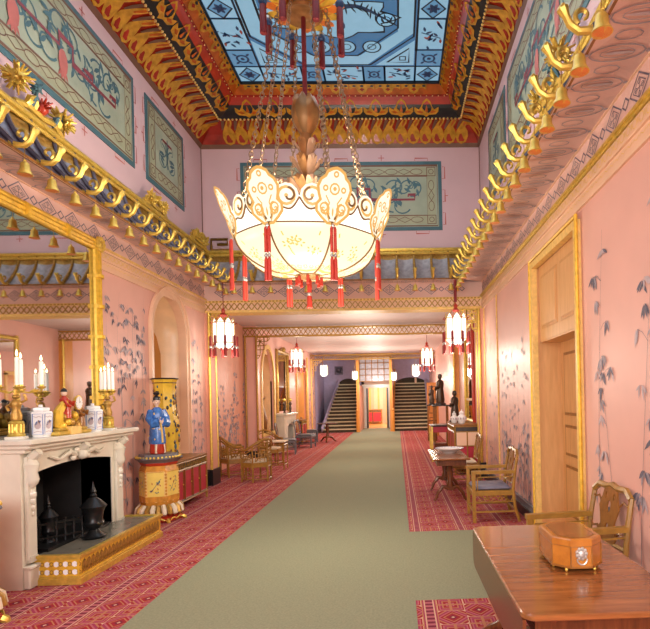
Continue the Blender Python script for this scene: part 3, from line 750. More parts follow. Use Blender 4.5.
# bells
b = B().mi(0).lathe([(.001, .135), (.014, .13), (.012, .115), (.03, .105), (.038, .085), (.042, .04), (.062, 0), (.056, -.002)], n=14)
b.mi(1).lathe([(.056, -.002), (.036, .035), (.03, .08), (.001, .09)], n=14).ball((0, 0, .012), .014, 8)
bell = b.build('bell', ['gold', 'bellmouth'], None, True)
wire = B().tube([(0, 0, .13), (0, 0, .265)], .003, 4).build('wire', 'golddark', bell)
def place_bell(loc, label, group, first=[True]):
    if first[0]:
        first[0] = False; bell.location = loc; tag(bell, label, 'bell', group); return
    dup(bell, loc, None, label, group)
for side, lab, grp in (('l', 'small gilt bell hanging from a hook of the left wall canopy', 'bells along the left canopy'), ('r', 'small gilt bell with red mouth hanging under the right wall canopy hooks', 'bells along the right canopy')):
    for y in BELLY[2:]: place_bell(side_pt(side, y, .585, 3.73), lab, grp)
for u in backU: place_bell(side_pt('b', u, .585, 3.73), 'small gilt bell hanging from the end wall canopy', 'bells along the end canopy')

# ------------------------------------------------------------------ end opening: painted header, gilt fret beam, posts and brackets
b = B().mi(0); b.box(XL, YB - .02, 3.69, XR, YB + .4, 4.0)
D = Draw(b, lambda u, v: (u, YB - .026, v)); lozenge_band(D, XL + .1, XR - .1, 3.73, 3.99, .42, .05)
struct(b.build('wall_back', ['soffit', 'ink']))
def fret_beam(name, y, th, z0, z1, xa, xb, step, back=True, mats=('goldpaint', 'plaster', 'golddark')):
    b = B().mi(0); h = .045
    b.box(xa, y - .02, z0, xb, y + th, z0 + h); b.box(xa, y - .02, z1 - h, xb, y + th, z1)
    if back: b.mi(1).box(xa, y, z0 + h, xb, y + th, z1 - h)
    x = xa; b.mi(2 if back else 0); zz0, zz1 = z0 + h, z1 - h; w = step * .16
    while x < xb - step * .5:
        for p, q in (((x, zz0), (x + step, zz1)), ((x, zz1), (x + step, zz0))): b.bar((p[0], y - .005, p[1]), (q[0], y - .005, q[1]), w, w, (0, 1, 0))
        x += step
    n = int((xb - xa) / .03)
    if back:
        b.mi(2)
        for k in range(0, int((xb - xa) / .07)): b.box(xa + .07 * k + .01, y - .025, z1 - h + .01, xa + .07 * k + .05, y - .02, z1 - .01)
    return struct(b.build(name, list(mats)))
fret_beam('trim_13', YB - .03, .40, 3.45, 3.69, XL + .03, XR - .03, .115)
for nm, x0_, x1_, cx_ in (('trim_14', XL, XL + .09, XL + .09), ('trim_15', XR - .09, XR, XR - .09)):
    b = B().mi(0).box(x0_, YB - .02, 0, x1_, YB + .38, 3.45); b.mi(1).tube([(cx_, YB - .03, .32), (cx_, YB - .03, 3.46)], .028, 8)
    b.tube([(cx_, YB + .36, .1), (cx_, YB + .36, 3.46)], .02, 8)
    b.mi(2).box(x0_ - .0, YB - .06, 0, x1_ + (.03 if x0_ == XL else 0), YB + .4, .32)
    if x0_ != XL: b.box(x0_ - .03, YB - .06, 0, x0_, YB + .4, .32)
    struct(b.build(nm, ['pinkdeep', 'gold', 'black'], smooth=True))
def bracket(x, s, y, z1, w=.36, h=.46, m='gold', nm='trim_16'):
    b = B(); t = .022; P = lambda u, v: (x + s * u, y, z1 - v)
    def ln(*pts):
        for i in range(len(pts) - 1): b.bar(P(*pts[i]), P(*pts[i + 1]), t, t, (0, 1, 0))
    ln((0.01, 0), (.01, h)); ln((0, .01), (w, .01)); ln((.12, 0), (.12, h * .86), (0.01, h * .86)); ln((0, .12), (w * .86, .12), (w * .86, 0))
    ln((.01, .24), (w * .62, .24), (w * .62, 0)); ln((.23, 0), (.23, h * .6), (.01, h * .6)); ln((0, 0), (.24, .24)); ln((.12, .12), (.06, h * .5)); ln((.12, .12), (w * .5, .06))
    ln((.12, h * .86), (.06, h), (.01, h)); ln((w * .86, .12), (w, .06), (w, .01))
    return struct(b.build(nm, m))
bracket(XL + .11, 1, YB, 3.45); bracket(XR - .11, -1, YB, 3.45, nm='trim_17')
# skirtings
struct(B().box(XL - .01, 10.1, 0, XL + .05, YB - .05, .30).build('baseboard_left', 'black'))
b = B().mi(0).box(XR - .07, DY1 + .14, 0, XR + .01, YB - .05, .13); b.mi(1).box(XR - .045, DY1 + .14, .13, XR + .01, YB - .05, .20); b.mi(0).box(XR - .07, -3, 0, XR + .01, DY0 - .14, .13)
struct(b.build('baseboard_right', ['black', 'greywood']))
b = B()
for y in (10.78, 9.42): b.tube([(XR - .012, y, .15), (XR - .012, y, 3.44)], .014, 6)
struct(b.build('trim_18', 'goldpaint'))

# ------------------------------------------------------------------ right wall door
door = struct(empty('door_1', (XR, 6.0, 0)))
b = B().mi(0)
for y in (DY0 - .05, DY1 - .03): b.box(-.05, y - 6, 0, .02, y + .08 - 6, DZ - .02)
b.box(-.05, DY0 - .05 - 6, DZ - .02, .02, DY1 + .05 - 6, DZ + .06)
b.mi(1)
for y in (DY0 - .08, DY1 + .05): b.tube([(-.05, y + .015 - 6, 0), (-.05, y + .015 - 6, DZ + .1)], .018, 6)
b.tube([(-.05, DY0 - .07 - 6, DZ + .085), (-.05, DY1 + .06 - 6, DZ + .085)], .018, 6)
b.build('door_frame', ['goldpaint', 'goldyellow'], door)
b = B().mi(0); b.box(.0, DY1 - 6.006, 0, .36, DY1 + .02 - 6, DZ); b.box(.0, DY0 - .02 - 6, 0, .36, DY0 - 5.994, DZ); b.box(.02, DY0 - 6, DZ - .006, .36, DY1 - 6, DZ + .02)
b.build('door_jamb', 'doorwoodlt', door)
def panelled(b, x, y0, y1, z0, z1, cells, d=.03):
    b.mi(0).box(x, y0, z0, x + .04, y1, z1)
    for (a, c, e, f) in cells:
        b.mi(1).box(x - .006, a, c, x, e, f); i = .035
        b.mi(0).box(x - .012, a + i, c + i, x - .006, e - i, f - i)
        b.mi(0).box(x - .016, a + i * 1.3, c + i * 1.3, x - .012, e - i * 1.3, f - i * 1.3)
b = B(); y0_, y1_ = DY0 - 6, DY1 - 6; m_ = (y0_ + y1_) / 2
panelled(b, .05, y0_, y1_, 2.36, DZ, [(y0_ + .12, 2.50, m_ - .06, DZ - .14), (m_ + .06, 2.50, y1_ - .12, DZ - .14)])
b.mi(0).box(.055, y0_ + .002, 2.34, .318, y1_ - .008, 2.359); b.build('transom_panel', ['doorwoodlt', 'doorwood'], door)
for lf, (a, c) in enumerate(((y0_, m_), (m_, y1_))):
    b = B(); panelled(b, .32, a + .005, c - .005, 0.01, 2.34, [(a + .12, .18, c - .12, .80), (a + .12, .92, c - .12, 1.30), (a + .12, 1.42, c - .12, 2.20)])
    lfo = b.build('door_leaf', ['doorwood', 'bamboodk'], door)
    B().ball((.28, (c - .06) if lf == 0 else a + .06, 1.05), .025, 8).tube([(.28, (c - .06) if lf == 0 else a + .06, 1.05), (.32, (c - .06) if lf == 0 else a + .06, 1.05)], .01, 6).build('door_knob', 'gold', lfo, True)

# ------------------------------------------------------------------ gallery beyond the opening
Y2, Y3, Y4, Y5 = 15.4, 15.8, 25.0, 29.5
X2L, X3L = -4.3, -3.95
b = B().mi(0).box(X2L - .1, YB + .4, 0, X2L, Y2, 3.8); b.box(X2L, YB + .38, 0, XL + .02, YB + .44, 3.8)
D = Draw(b, lambda u, v: (X2L + .003 + D.n * 6e-5, u, v))
bamboo(D, 11.5, 15.3, .1, 3.0, 31, 10, .10, 30, thin=.010, lean=.5); bamboo(D, 11.6, 14.6, .1, 1.6, 33, 7, .10, 26, ks=(1, 2, 3), thin=.022, lean=.6)
struct(b.build('wall_left', ['pinkdeep', 'grey', 'ink', 'grey2']))
b = B().mi(0).box(XR, YB + .4, 0, XR + .1, Y5, 3.8)
struct(b.build('wall_right', ['pink']))
struct(B().box(X2L - .1, YB + .3, 3.78, XR + .1, Y4 + .3, 3.86).build('ceiling', 'ceil'))
# second beam: open trellis, posts, brackets
fret_beam('trim_19', Y2, .12, 3.46, 3.74, X2L, XR, .13, False, ('golddark', 'plaster', 'golddark'))
b = B().mi(0).box(X2L - .1, Y2 - .0, 0, X3L, Y3, 3.8); b.mi(1).tube([(X3L + .01, Y2 - .02, .1), (X3L + .01, Y2 - .02, 3.5)], .03, 8); b.tube([(X2L + .05, Y2 - .02, .1), (X2L + .05, Y2 - .02, 3.5)], .03, 8)
b.mi(2).box(X2L, Y2 - .05, 0, X3L + .04, Y2, .25)
struct(b.build('trim_20', ['pink', 'golddark', 'black'], smooth=True))
bracket(X3L, 1, Y2 - .01, 3.46, .38, .6, 'golddark', 'trim_21')
b = B().mi(0).box(XR - .14, Y2 - .01, 0, XR, Y3, 3.5); b.mi(1).tube([(XR - .14, Y2 - .03, .1), (XR - .14, Y2 - .03, 3.5)], .03, 8); struct(b.build('trim_22', ['orangewood', 'gold'], smooth=True))
# section three, left: arched niche, chimney wall, doorway
b = B().mi(0); A3 = arch(15.95, 17.45, .7, 3.25, 14, 1.3)
b.plate(lambda u, v, w: (X3L - w, u, v), [[(Y3, 0), (26.3, 0), (26.3, 3.8), (Y3, 3.8)], A3, [(21.4, .002), (23.6, .002), (23.6, 2.9), (21.4, 2.9)]], .1)
D = Draw(b, lambda u, v: (X3L + .003 + D.n * 6e-5, u, v)); bamboo(D, 24.2, 26.2, .1, 3.0, 41, 4, .15, 10, thin=.015)
struct(b.build('wall_left', ['pink', 'grey', 'ink', 'grey2']))
b = B().mi(0).plate(lambda u, v, w: (X3L + .04 - w, u, v), [arch(15.83, 17.57, .6, 3.38, 14, 1.3), A3], .05)
b.mi(1).box(X3L - .55, 15.9, .7, X3L - .5, 17.5, 3.3); b.mi(1).box(X3L - .55, 17.45, .7, X3L - .05, 17.5, 3.1); b.mi(1).box(X3L - .5, 15.9, .64, X3L, 17.5, .70)
b.mi(1).box(X3L - .55, 15.9, .7, X3L - .05, 15.95, 3.1); b.box(X3L - .55, 15.9, 3.1, X3L - .08, 17.5, 3.3)
struct(b.build('trim_23', ['goldpaint', 'niche'], smooth=True))
door2 = struct(empty('door_2', (X3L, 22.5, 0)))
b = B()
for y in (-1.2, 1.1): b.box(-.02, y, 0, .06, y + .12, 2.95)
b.box(-.02, -1.2, 2.88, .06, 1.22, 3.02); b.build('door_frame', 'goldpaint', door2)
b = B(); panelled(b, -.12, -1.1, 1.1, 0, 2.9, []); b.build('door_leaf', ['orangewood', 'doorwood'], door2)
# third beam
fret_beam('trim_24', Y4, .12, 3.44, 3.70, X3L, XR, .13, False, ('golddark', 'plaster', 'golddark'))
bracket(X3L + .02, 1, Y4, 3.44, .5, .8, 'goldpaint', 'trim_25')
struct(B().tube([(X3L + .03, Y4, 0), (X3L + .03, Y4, 3.5)], .04, 8).tube([(X3L + .03, Y4 - 1.1, 0), (X3L + .03, Y4 - 1.1, 3.5)], .035, 8).build('trim_26', 'goldpaint', smooth=True))

# ------------------------------------------------------------------ chandelier
def tassel(b, x, y, z, L, r=.018, k=0, kb=1, double=True):
    """silk tassel hanging from z downward; a bead halfway"""
    b.mi(k).lathe([(r * .5, z), (r, z - .02), (r * 1.05, z - L * .48)], (x, y, 0), 8)
    if double:
        b.mi(kb).ball((x, y, z - L * .54), r * 1.25, 8); b.ball((x, y, z - L * .48), r * .8, 6)
        b.mi(k).lathe([(r * .6, z - L * .56), (r * 1.15, z - L * .62), (r * 1.25, z - L)], (x, y, 0), 8)
def chandelier():
    CX, CY = -.94, 6.0
    root = thing('chandelier', 'huge glowing lotus chandelier hanging on chains from the painted glass ceiling', 'chandelier', (CX, CY, 3.0), .06)
    zr, zb, Rr = .42, .05, .78
    A_ = [PI / 8 + k * PI / 4 for k in range(8)]
    def prof(t):   # bowl meridian: rim (t=0) to bottom (t=1)
        return lerp(.13, Rr, math.cos(t * PI / 2) ** .9), lerp(zb, zr, 1 - S_(t * PI / 2) ** 1.15)
    def bowl_pt(a, t, o=0):
        r, z = prof(t); i = math.floor((a - PI / 8) / (PI / 4)); a0 = PI / 8 + i * PI / 4; f = (a - a0) / (PI / 4)
        x = lerp(C_(a0), C_(a0 + PI / 4), f); y = lerp(S_(a0), S_(a0 + PI / 4), f); h = math.hypot(x, y); g = lerp(1, 1 / h, .35)
        return ((r + o) * x * g, (r + o) * y * g, z - o)
    b = B().mi(0); us = [PI / 8 + PI / 4 * i / 6 for i in range(49)]
    b.grid(bowl_pt, us, [i / 10 for i in range(11)])
    D = Draw(b, lambda u, v: bowl_pt(u, v, .006)); r = random.Random(4)
    for k in range(8):
        D.rib([(A_[k] + PI / 4 * f, .90 - .10 * abs(f - .5)) for f in (.05, .2, .35, .5, .65, .8, .95)], .05, 1)
        for q in range(5): D.circ(A_[k] + PI / 4 * (q + .5) / 5, .78, .05, 1, .018, 8, .035)
        for q in range(9):
            u = A_[k] + PI / 4 * r.uniform(.2, .8); v = r.uniform(.3, .75)
            for e in range(5): a = e * 1.256; D.leaf(u + .03 * C_(a), v + .02 * S_(a), a, .05, .03, 1)
        for f in (.18, .82): D.rib([(A_[k] + PI / 4 * f, .18), (A_[k] + PI / 4 * (f + (.5 - f) * .3), .5), (A_[k] + PI / 4 * .5, .8)], .02, 1)
    b.build('bowl', ['bowlglass', 'bowlgold'], root, True)
    # upper glass between the lotus petals, scrolled top edge
    def upper(a, h, o=0):
        p = bowl_pt(a, 0); k = 1 + .16 * h + o; return (p[0] * k, p[1] * k, zr + h)
    b = B().mi(0)
    for k in range(8):
        n = 16
        for i in range(n):
            f0, f1 = i / n, (i + 1) / n; hh = lambda f: .19 + .05 * C_(f * 4 * PI)
            b.add([upper(A_[k] + PI / 4 * f0, 0), upper(A_[k] + PI / 4 * f1, 0), upper(A_[k] + PI / 4 * f1, hh(f1)), upper(A_[k] + PI / 4 * f0, hh(f0))], [(0, 1, 2, 3)])
    b.build('upper_glass', 'bowltop', root)
    b = B()
    for k in range(8):
        a = A_[k]; b.tube([bowl_pt(a, i / 10, .008) for i in range(11)], .009, 5)
        b.tube([bowl_pt(a + PI / 4 * i / 6, 0, .006) for i in range(7)], .008, 5)
        for m in (0, 1):     # S-scrolls along the top edge
            sp = []
            for i in range(17):
                t = i / 16; f = lerp(.04, .5, t) if m == 0 else lerp(.96, .5, t)
                sp.append(upper(a + PI / 4 * f, .02 + .20 * t + .05 * S_(t * 2 * PI), .02))
            b.tube(sp, .010, 5)
            c = .5 + (-.16 if m == 0 else .16); cur = []
            for i in range(19):
                t = i / 18; an = PI / 2 + (1 if m else -1) * t * 4.2; rr = .075 * (1 - .72 * t); cur.append(upper(a + PI / 4 * (c + rr * C_(an) / .65), .23 + rr * S_(an), .03))
            b.tube(cur, .011, 5)
    b.lathe([(.15, zb + .01), (.155, zb - .01), (.10, zb - .03), (.03, zb - .035)], n=16)
    b.build('bronze_ribs', 'leadbrown', root, True)
    # scroll glass between petals
    for k in range(8):
        b = B()
        for m in (.31, .69):
            D = Draw(b, lambda u, v: upper(A_[k] + PI / 4 * (m + u / .65), .23 + v, .025)); D.circ(0, 0, .12, 0, None, 12); 
            D = Draw(b, lambda u, v: upper(A_[k] + PI / 4 * (m + u / .65), .23 + v, .032)); D.circ(0, 0, .08, 1, .026, 12); D.circ(0, 0, .02, 1, None, 8)
        b.build('scroll_glass', ['petalglass', 'petaledge'], root)
    # eight lotus panels standing over the rib heads
    out = [(-.05, 0), (-.11, .05), (-.16, .10), (-.165, .16), (-.13, .20), (-.15, .25), (-.165, .31), (-.14, .37), (-.10, .40), (-.085, .435), (-.04, .46), (0, .47)]
    out = out + [(-x, y) for x, y in reversed(out[:-1])]
    first = None
    for k in range(8):
        a = A_[k]
        if first is None:
            b = B(); fn = lambda u, v, w=0: (Rr + .0 + .20 * (max(0, v) / .5) ** 1.3 - w - .25 * u * u, u, zr - .02 + v)
            b.mi(0).plate(lambda u, v, w: fn(u, v, 0), [out]); D = Draw(b, lambda u, v: fn(u, v, -.008)); D2 = Draw(b, lambda u, v: fn(u, v, -.013))
            D.rib(out, .026, 1, True)
            for (u, v, rr) in ((0, .30, .045), (0, .42, .02), (-.09, .30, .02), (.09, .30, .02), (-.09, .14, .035), (.09, .14, .035)): D.circ(u, v, rr, 1, .014, 10)
            for s in (-1, 1):
                D.spiral(s * .09, .12, .06, PI / 2, 1.1, .02, 1, s); D.rib([(s * .03, .02), (s * .06, .09), (s * .04, .18), (s * .08, .24)], .012, 1)
            for q in range(5): D.leaf((q - 2) * .03, .06, PI / 2 + (2 - q) * .3, .09, .02, 1)
            D2.circ(0, .30, .018, 1, None, 8)
            first = b.build('lotus_panel', ['petalglass', 'petaledge'], root); first.rotation_euler = (0, 0, a)
            e = B().tube([fn(u, v, 0) for u, v in out], .009, 5, True).build('panel_rim', 'petaledge', first, True)
        else:
            c = first.copy(); col.objects.link(c); c.parent = root; c.rotation_euler = (0, 0, a)
            d = e.copy(); col.objects.link(d); d.parent = c
    # tassels
    proto = None
    for k in range(8):
        a = A_[k]; p = bowl_pt(a, 0, .04)
        if proto is None:
            b = B()
            for s in (-1, 1): tassel(b, 0, s * .018, -.03, .52, .016)
            b.mi(1).tube([(0, 0, 0), (0, 0, -.05)], .006, 5); b.ball((0, 0, -.02), .018, 6)
            proto = b.build('tassel', ['tassel', 'bead'], root, True); o = proto
        else: o = proto.copy(); col.objects.link(o); o.parent = root
        o.location = (p[0], p[1], zr - .03); o.rotation_euler = (0, 0, a)
    b = B(); tassel(b, 0, 0, 0, .20, .017, double=False); t2 = b.build('tassel', ['tassel', 'bead'], root, True)
    for k in range(8):
        o = t2 if k == 0 else t2.copy()
        if k: col.objects.link(o); o.parent = root
        o.location = (.135 * C_(k * PI / 4), .135 * S_(k * PI / 4), zb - .01)
    b = B(); tassel(b, 0, 0, zb - .03, .32, .024); b.build('tassel', ['tassel', 'bead'], root, True)
    # lotus stem and bud
    b = B().mi(0).lathe([(.05, .75), (.045, 1.3), (.06, 1.62)], n=10)
    for lev, (z0, L, n, w) in enumerate(((.70, .30, 9, .10), (.92, .34, 8, .10), (1.15, .36, 7, .09), (1.36, .32, 6, .08))):
        for k in range(n):
            a = k * 2 * PI / n + lev * .4; dr = (C_(a), S_(a)); vs = []
            for i in range(7):
                t = i / 6; r_ = .05 + .21 * S_(t * 1.9) * (1 - .17 * lev); z = z0 + L * (t - .75 * t ** 3 + .15 * t); ww = w * S_(PI * min(.97, t * .85 + .12)) * .6
                for s in (-1, 0, 1): vs.append((dr[0] * (r_ - .02 * abs(s)) - dr[1] * ww * s, dr[1] * (r_ - .02 * abs(s)) + dr[0] * ww * s, z - .015 * abs(s)))
            b.mi(1 if (k + lev) % 3 else 0).add(vs, [(i * 3 + j, i * 3 + j + 1, i * 3 + j + 4, i * 3 + j + 3) for i in range(6) for j in range(2)])
    b.build('leaf_stem', ['bud', 'petal'], root, True)
    b = B()
    for k in range(7):
        a = k * 2 * PI / 7; vs = []
        for i in range(9):
            t = i / 8; r_ = .155 * S_(PI * (.08 + .72 * t)) ** .8; z = 1.60 + .44 * t; ww = .085 * S_(PI * min(.99, .06 + .92 * t)) ** .7
            for s in (-1, -.5, 0, .5, 1): vs.append((C_(a) * (r_ - .03 * s * s) - S_(a) * ww * s, S_(a) * (r_ - .03 * s * s) + C_(a) * ww * s, z))
        b.mi(k % 2).add(vs, [(i * 5 + j, i * 5 + j + 1, i * 5 + j + 6, i * 5 + j + 5) for i in range(8) for j in range(4)])
    b.build('lotus_bud', ['bud', 'leadbrown'], root, True)
    # small gilt flowers on the stem
    for s, z in ((-1, .98), (1, .95)):
        b = B(); c = (s * .27, -.12, z); b.mi(1).ball(c, .035, 8)
        for k in range(9): a = k * .7; b.mi(0).ball((c[0] + .07 * C_(a), c[1] - .02, c[2] + .07 * S_(a)), .035, 8)
        b.tube([(0, 0, z - .1), (s * .15, -.08, z - .12), c], .012, 5); b.build('gilt_flower', ['petal', 'gold'], root, True)
    # hub high under the skylight, rod
    zh = 2.96
    B().tube([(0, 0, 2.0), (0, 0, 4.58)], .026, 8).build('rod', 'darkred', root, True)
    b = B()
    for k in range(16):
        a = k * PI / 8; D = Draw(b, lambda u, v: (u * C_(a) - v * S_(a), u * S_(a) + v * C_(a), zh - .02 + .10 * u / .45)); D.poly([(.06, -.03), (.28, -.075), (.40, -.05), (.46, 0), (.40, .05), (.28, .075), (.06, .03)], k % 2)
    b.mi(2).lathe([(.001, zh - .06), (.05, zh - .05), (.12, zh - .03), (.20, zh - .045), (.22, zh - .02), (.15, zh + .05), (.05, zh + .12)], n=18)
    b.build('sunflower_hub', ['petaledge' if 0 else 'orange', 'goldyellow', 'bud'], root, True)
    b = B(); tassel(b, 0, 0, 0, .66, .036, double=False); b.mi(1).ball((0, 0, .03), .05, 8); b.mi(2).ball((0, 0, .08), .035, 6)
    t3 = b.build('hub_tassel', ['darkred', 'sk_navy', 'bead'], root, True)
    for k in range(8):
        o = t3 if k == 0 else t3.copy()
        if k: col.objects.link(o); o.parent = root
        a = PI / 8 + k * PI / 4; o.location = (.44 * C_(a), .44 * S_(a), zh - .04)
    # chains
    P0, P1 = Vector((.27, 0, zh - .02)), Vector((.72, 0, .66)); d = P1 - P0; n = 42; b = B(); ln = d.length / n; dn = d.normalized()
    for i in range(n):
        c = P0 + d * (i + .5) / n; side = Vector((0, 1, 0)) if i % 2 else dn.cross(Vector((0, 1, 0)))
        b.tube([c + dn * (ln * .72 * C_(q * PI / 4)) + side * (.021 * S_(q * PI / 4)) for q in range(8)], .0055, 4, True)
    ch = b.build('chain', 'chain', root)
    for k in range(8):
        o = ch if k == 0 else ch.copy()
        if k: col.objects.link(o); o.parent = root
        o.rotation_euler = (0, 0, A_[k])
    return root
chandelier()

# ------------------------------------------------------------------ hanging lanterns
def lantern(label, loc, ztop, s=1.0, fancy=True, group=None):
    root = thing('hanging_lantern', label, 'lantern', loc, 0, group)
    n = 8; R0 = .20 * s; H = .40 * s
    b = B()
    for k in range(n):
        a0, a1 = 2 * PI * k / n + PI / 8, 2 * PI * (k + 1) / n + PI / 8
        p = lambda a, r, z: (r * C_(a), r * S_(a), z); am = (a0 + a1) / 2
        b.add([p(a0, R0, -H / 2), p(a1, R0, -H / 2), p(a1, R0, H / 2), p(am, R0 * .93, H / 2 + .09 * s), p(a0, R0, H / 2)], [(0, 1, 2, 3, 4)])
        b.add([p(a0, R0, -H / 2), p(a1, R0, -H / 2), p(a1, R0 * .55, -H / 2 - .10 * s), p(a0, R0 * .55, -H / 2 - .10 * s)], [(3, 2, 1, 0)])
    b.build('glass_shade', 'lampglass', root)
    b = B()
    for k in range(n):
        a0, a1 = 2 * PI * k / n + PI / 8, 2 * PI * (k + 1) / n + PI / 8; p = lambda a, r, z: (r * C_(a), r * S_(a), z)
        R1 = R0 * 1.02; rr = .009 * s
        b.mi(0).tube([p(a0, R1, -H / 2 - .02), p(a0, R1, H / 2 + .02)], rr, 5)
        for z in (-H / 2, H / 2, ): b.tube([p(a0, R1, z), p(a1, R1, z)], rr, 5)
        if fancy:
            b.tube([p(a0, R1, H / 2), p((a0 + a1) / 2, R1 * .95, H / 2 + .10 * s), p(a1, R1, H / 2)], rr, 5)
            b.mi(1).tube([p(a0, R1, H * .42), p(a0, R1 * 1.22, H * .52), p(a0, R1 * 1.3, H * .48)], rr, 5)
    b.build('frame', ['goldpaint', 'red'], root, True)
    if fancy:
        b = B(); tassel(b, 0, 0, 0, .42 * s, .024 * s, double=True); t = b.build('tassel', ['lanternsilk', 'bead'], root, True)
        for k in range(n):
            o = t if k == 0 else t.copy()
            if k: col.objects.link(o); o.parent = root
            a = 2 * PI * k / n + PI / 8; o.location = (R0 * 1.28 * C_(a), R0 * 1.28 * S_(a), -.06 * s)
        b = B()
        for k in range(5): a = k * 1.2566; tassel(b, .06 * s * C_(a), .06 * s * S_(a), -H / 2 - .09 * s, .13 * s, .014 * s, double=False)
        b.build('lower_tassel', ['lanternsilk', 'bead'], root, True)
        b = B().lathe([(.05 * s, H / 2 + .12 * s), (.08 * s, H / 2 + .16 * s), (.03 * s, H / 2 + .20 * s), (.045 * s, H / 2 + .25 * s), (.01, H / 2 + .30 * s)], n=8)
        for k in range(4): a = k * PI / 2 + .4; b.tube([(R0 * C_(a), R0 * S_(a), H / 2), (.04 * s * C_(a), .04 * s * S_(a), H / 2 + .18 * s)], .005, 4)
        b.build('crown', 'red', root, True)
    z = ztop - loc[2]
    b = B()
    if fancy: b.mi(0).tube([(0, 0, H / 2 + .28 * s), (0, 0, z)], .008, 5)
    else:
        for k in range(3): a = k * 2.1; b.tube([(R0 * C_(a), R0 * S_(a), H / 2), (0, 0, min(z, H / 2 + .4))], .004, 4)
        b.tube([(0, 0, min(z, H / 2 + .4)), (0, 0, z)], .005, 4)
    b.build('cord', 'darkred' if fancy else 'golddark', root)
    return root
lantern('lit white lantern with red tassels at left post of the end opening', (-3.27, 10.4, 2.98), 3.94, .95, group='tasselled lanterns')
lR = lantern('lit white lantern with red tassels at right post of the end opening', (1.17, 10.4, 2.98), 3.94, 1.0, group='tasselled lanterns')
B().tube([(0, 0, .52), (0, 0, .94)], .03, 8).build('silk_sleeve', 'darkred', lR, True)
lantern('tasselled lantern farther down the gallery before the left chimney mirror', (-3.28, 18.0, 3.05), 3.78, 1.0, group='tasselled lanterns')
lantern('tasselled lantern farther down the gallery over the right wall statues', (1.03, 18.0, 3.0), 3.78, 1.0, group='tasselled lanterns')
lantern('plain white lantern hanging before the left staircase near its wall', (-3.2, 24.0, 2.92), 3.6, .85, False, 'plain lanterns')
lantern('plain white lantern hanging before the right staircase near the orange door', (.87, 24.0, 2.85), 3.6, .92, False, 'plain lanterns')
lantern('small plain lantern to the left of the far doorway', (-1.99, 26.0, 2.76), 3.7, .72, False, 'plain lanterns')
lantern('small plain lantern to the right of the far doorway', (-.12, 26.0, 2.68), 3.7, .72, False, 'plain lanterns')

# ------------------------------------------------------------------ chimney wall on the left
MZ = 1.385
mir = thing('overmantel_mirror', 'huge gilt bamboo-framed mirror above the marble fireplace', 'mirror', (XL, 5.3, MZ))
MY0, MY1, MT = 3.6, 7.08, 3.78
b = B(); b.box(0, MY0 + .1 - 5.3, 0, .014, MY1 - .1 - 5.3, MT - .12 - MZ); b.build('glass', 'mirror', mir)
def bamboo_post(b, p, q, r, joints):
    b.mi(0)
    p, q = Vector(p), Vector(q); d = q - p; up = Vector((1, 0, 0)); sd = d.normalized().cross(up)
    for o in (-1.35, 0, 1.35): b.tube([p + sd * o * r, q + sd * o * r], r * (1 if o else 1.15), 8)
    for k in range(1, joints): c = p + d * k / joints; b.tube([c - d.normalized() * .022, c + d.normalized() * .022], r * 2.35, 10)
for y in (MY0, MY1 - .12):
    b = B(); bamboo_post(b, (.03, y + .06 - 5.3, 0), (.03, y + .06 - 5.3, MT - .08 - MZ), .035, 6); b.build('frame_post', 'goldyellow', mir, True)
b = B(); bamboo_post(b, (.03, MY0 - 5.3, MT - .06 - MZ), (.03, MY1 - 5.3, MT - .06 - MZ), .033, 5); b.build('frame_top', 'goldyellow', mir, True)
b = B()
c = (.05, MY1 - .04 - 5.3, MT - .05 - MZ); b.ball(c, .05, 8)
for k in range(9): a = k * .7; b.ball((c[0] + .02, c[1] + .07 * C_(a), c[2] + .07 * S_(a)), .035, 6)
b.build('corner_rosette', 'gold', mir, True)

fp = thing('fireplace', 'cream carved marble fireplace with black opening under the big mirror', 'fireplace', (XL, 5.95, 0))
FX = .36; oy0, oy1 = 5.27 - 5.95, 6.63 - 5.95; jy0, jy1 = 5.06 - 5.95 - .0, 6.88 - 5.95
P = lambda u, v, w: (FX - w, u, v)
arc = [(oy1, .27)] + [(lerp(oy1, oy0, i / 14), 1.05 + .05 * (1 - (2 * i / 14 - 1) ** 2)) for i in range(15)] + [(oy0, .27)]
b = B(); b.plate(P, [[(jy0, .0), (oy0, 0)] + list(reversed(arc)) + [(oy1, 0), (jy1, 0), (jy1, 1.28), (jy0, 1.28)]], FX)
b.build('surround', 'marble', fp)
b = B().rbox(0, jy0 - .10, 1.33, FX + .17, jy1 + .12, MZ, .012); b.rbox(0, jy0 - .06, 1.29, FX + .12, jy1 + .08, 1.335, .012); b.rbox(0, jy0 - .03, 1.25, FX + .06, jy1 + .05, 1.295, .01)
b.build('mantel_shelf', 'marble', fp)
for s, (a, c) in enumerate(((jy0, oy0 - .01), (oy1 + .01, jy1))):
    b = B(); y = (a + c) / 2; h = (c - a) / 2
    b.rbox(FX, y - h * .95, .0, FX + .06, y + h * .95, .20, .01); b.rbox(FX, y - h, .18, FX + .08, y + h, .215, .01)
    b.rbox(FX, y - h * .62, .25, FX + .035, y + h * .62, 1.22, .008)
    b.lathe([(.02, .92), (.06, .96), (.075, 1.0), (.06, 1.06), (.08, 1.14), (.03, 1.22)], (FX + .03, y, 0), 10, 0, .9, h * 9)
    for q in range(4): b.ball((FX + .04, y, .86 - q * .06), .035 - q * .006, 8, 1, 1, 1.4)
    for q in range(5): b.box(FX, y - h * .5 + q * h * .22, .235, FX + .05, y - h * .5 + q * h * .22 + .012, .29)
    b.build('pilaster', 'marble', fp, True)
b = B(); yy = 0
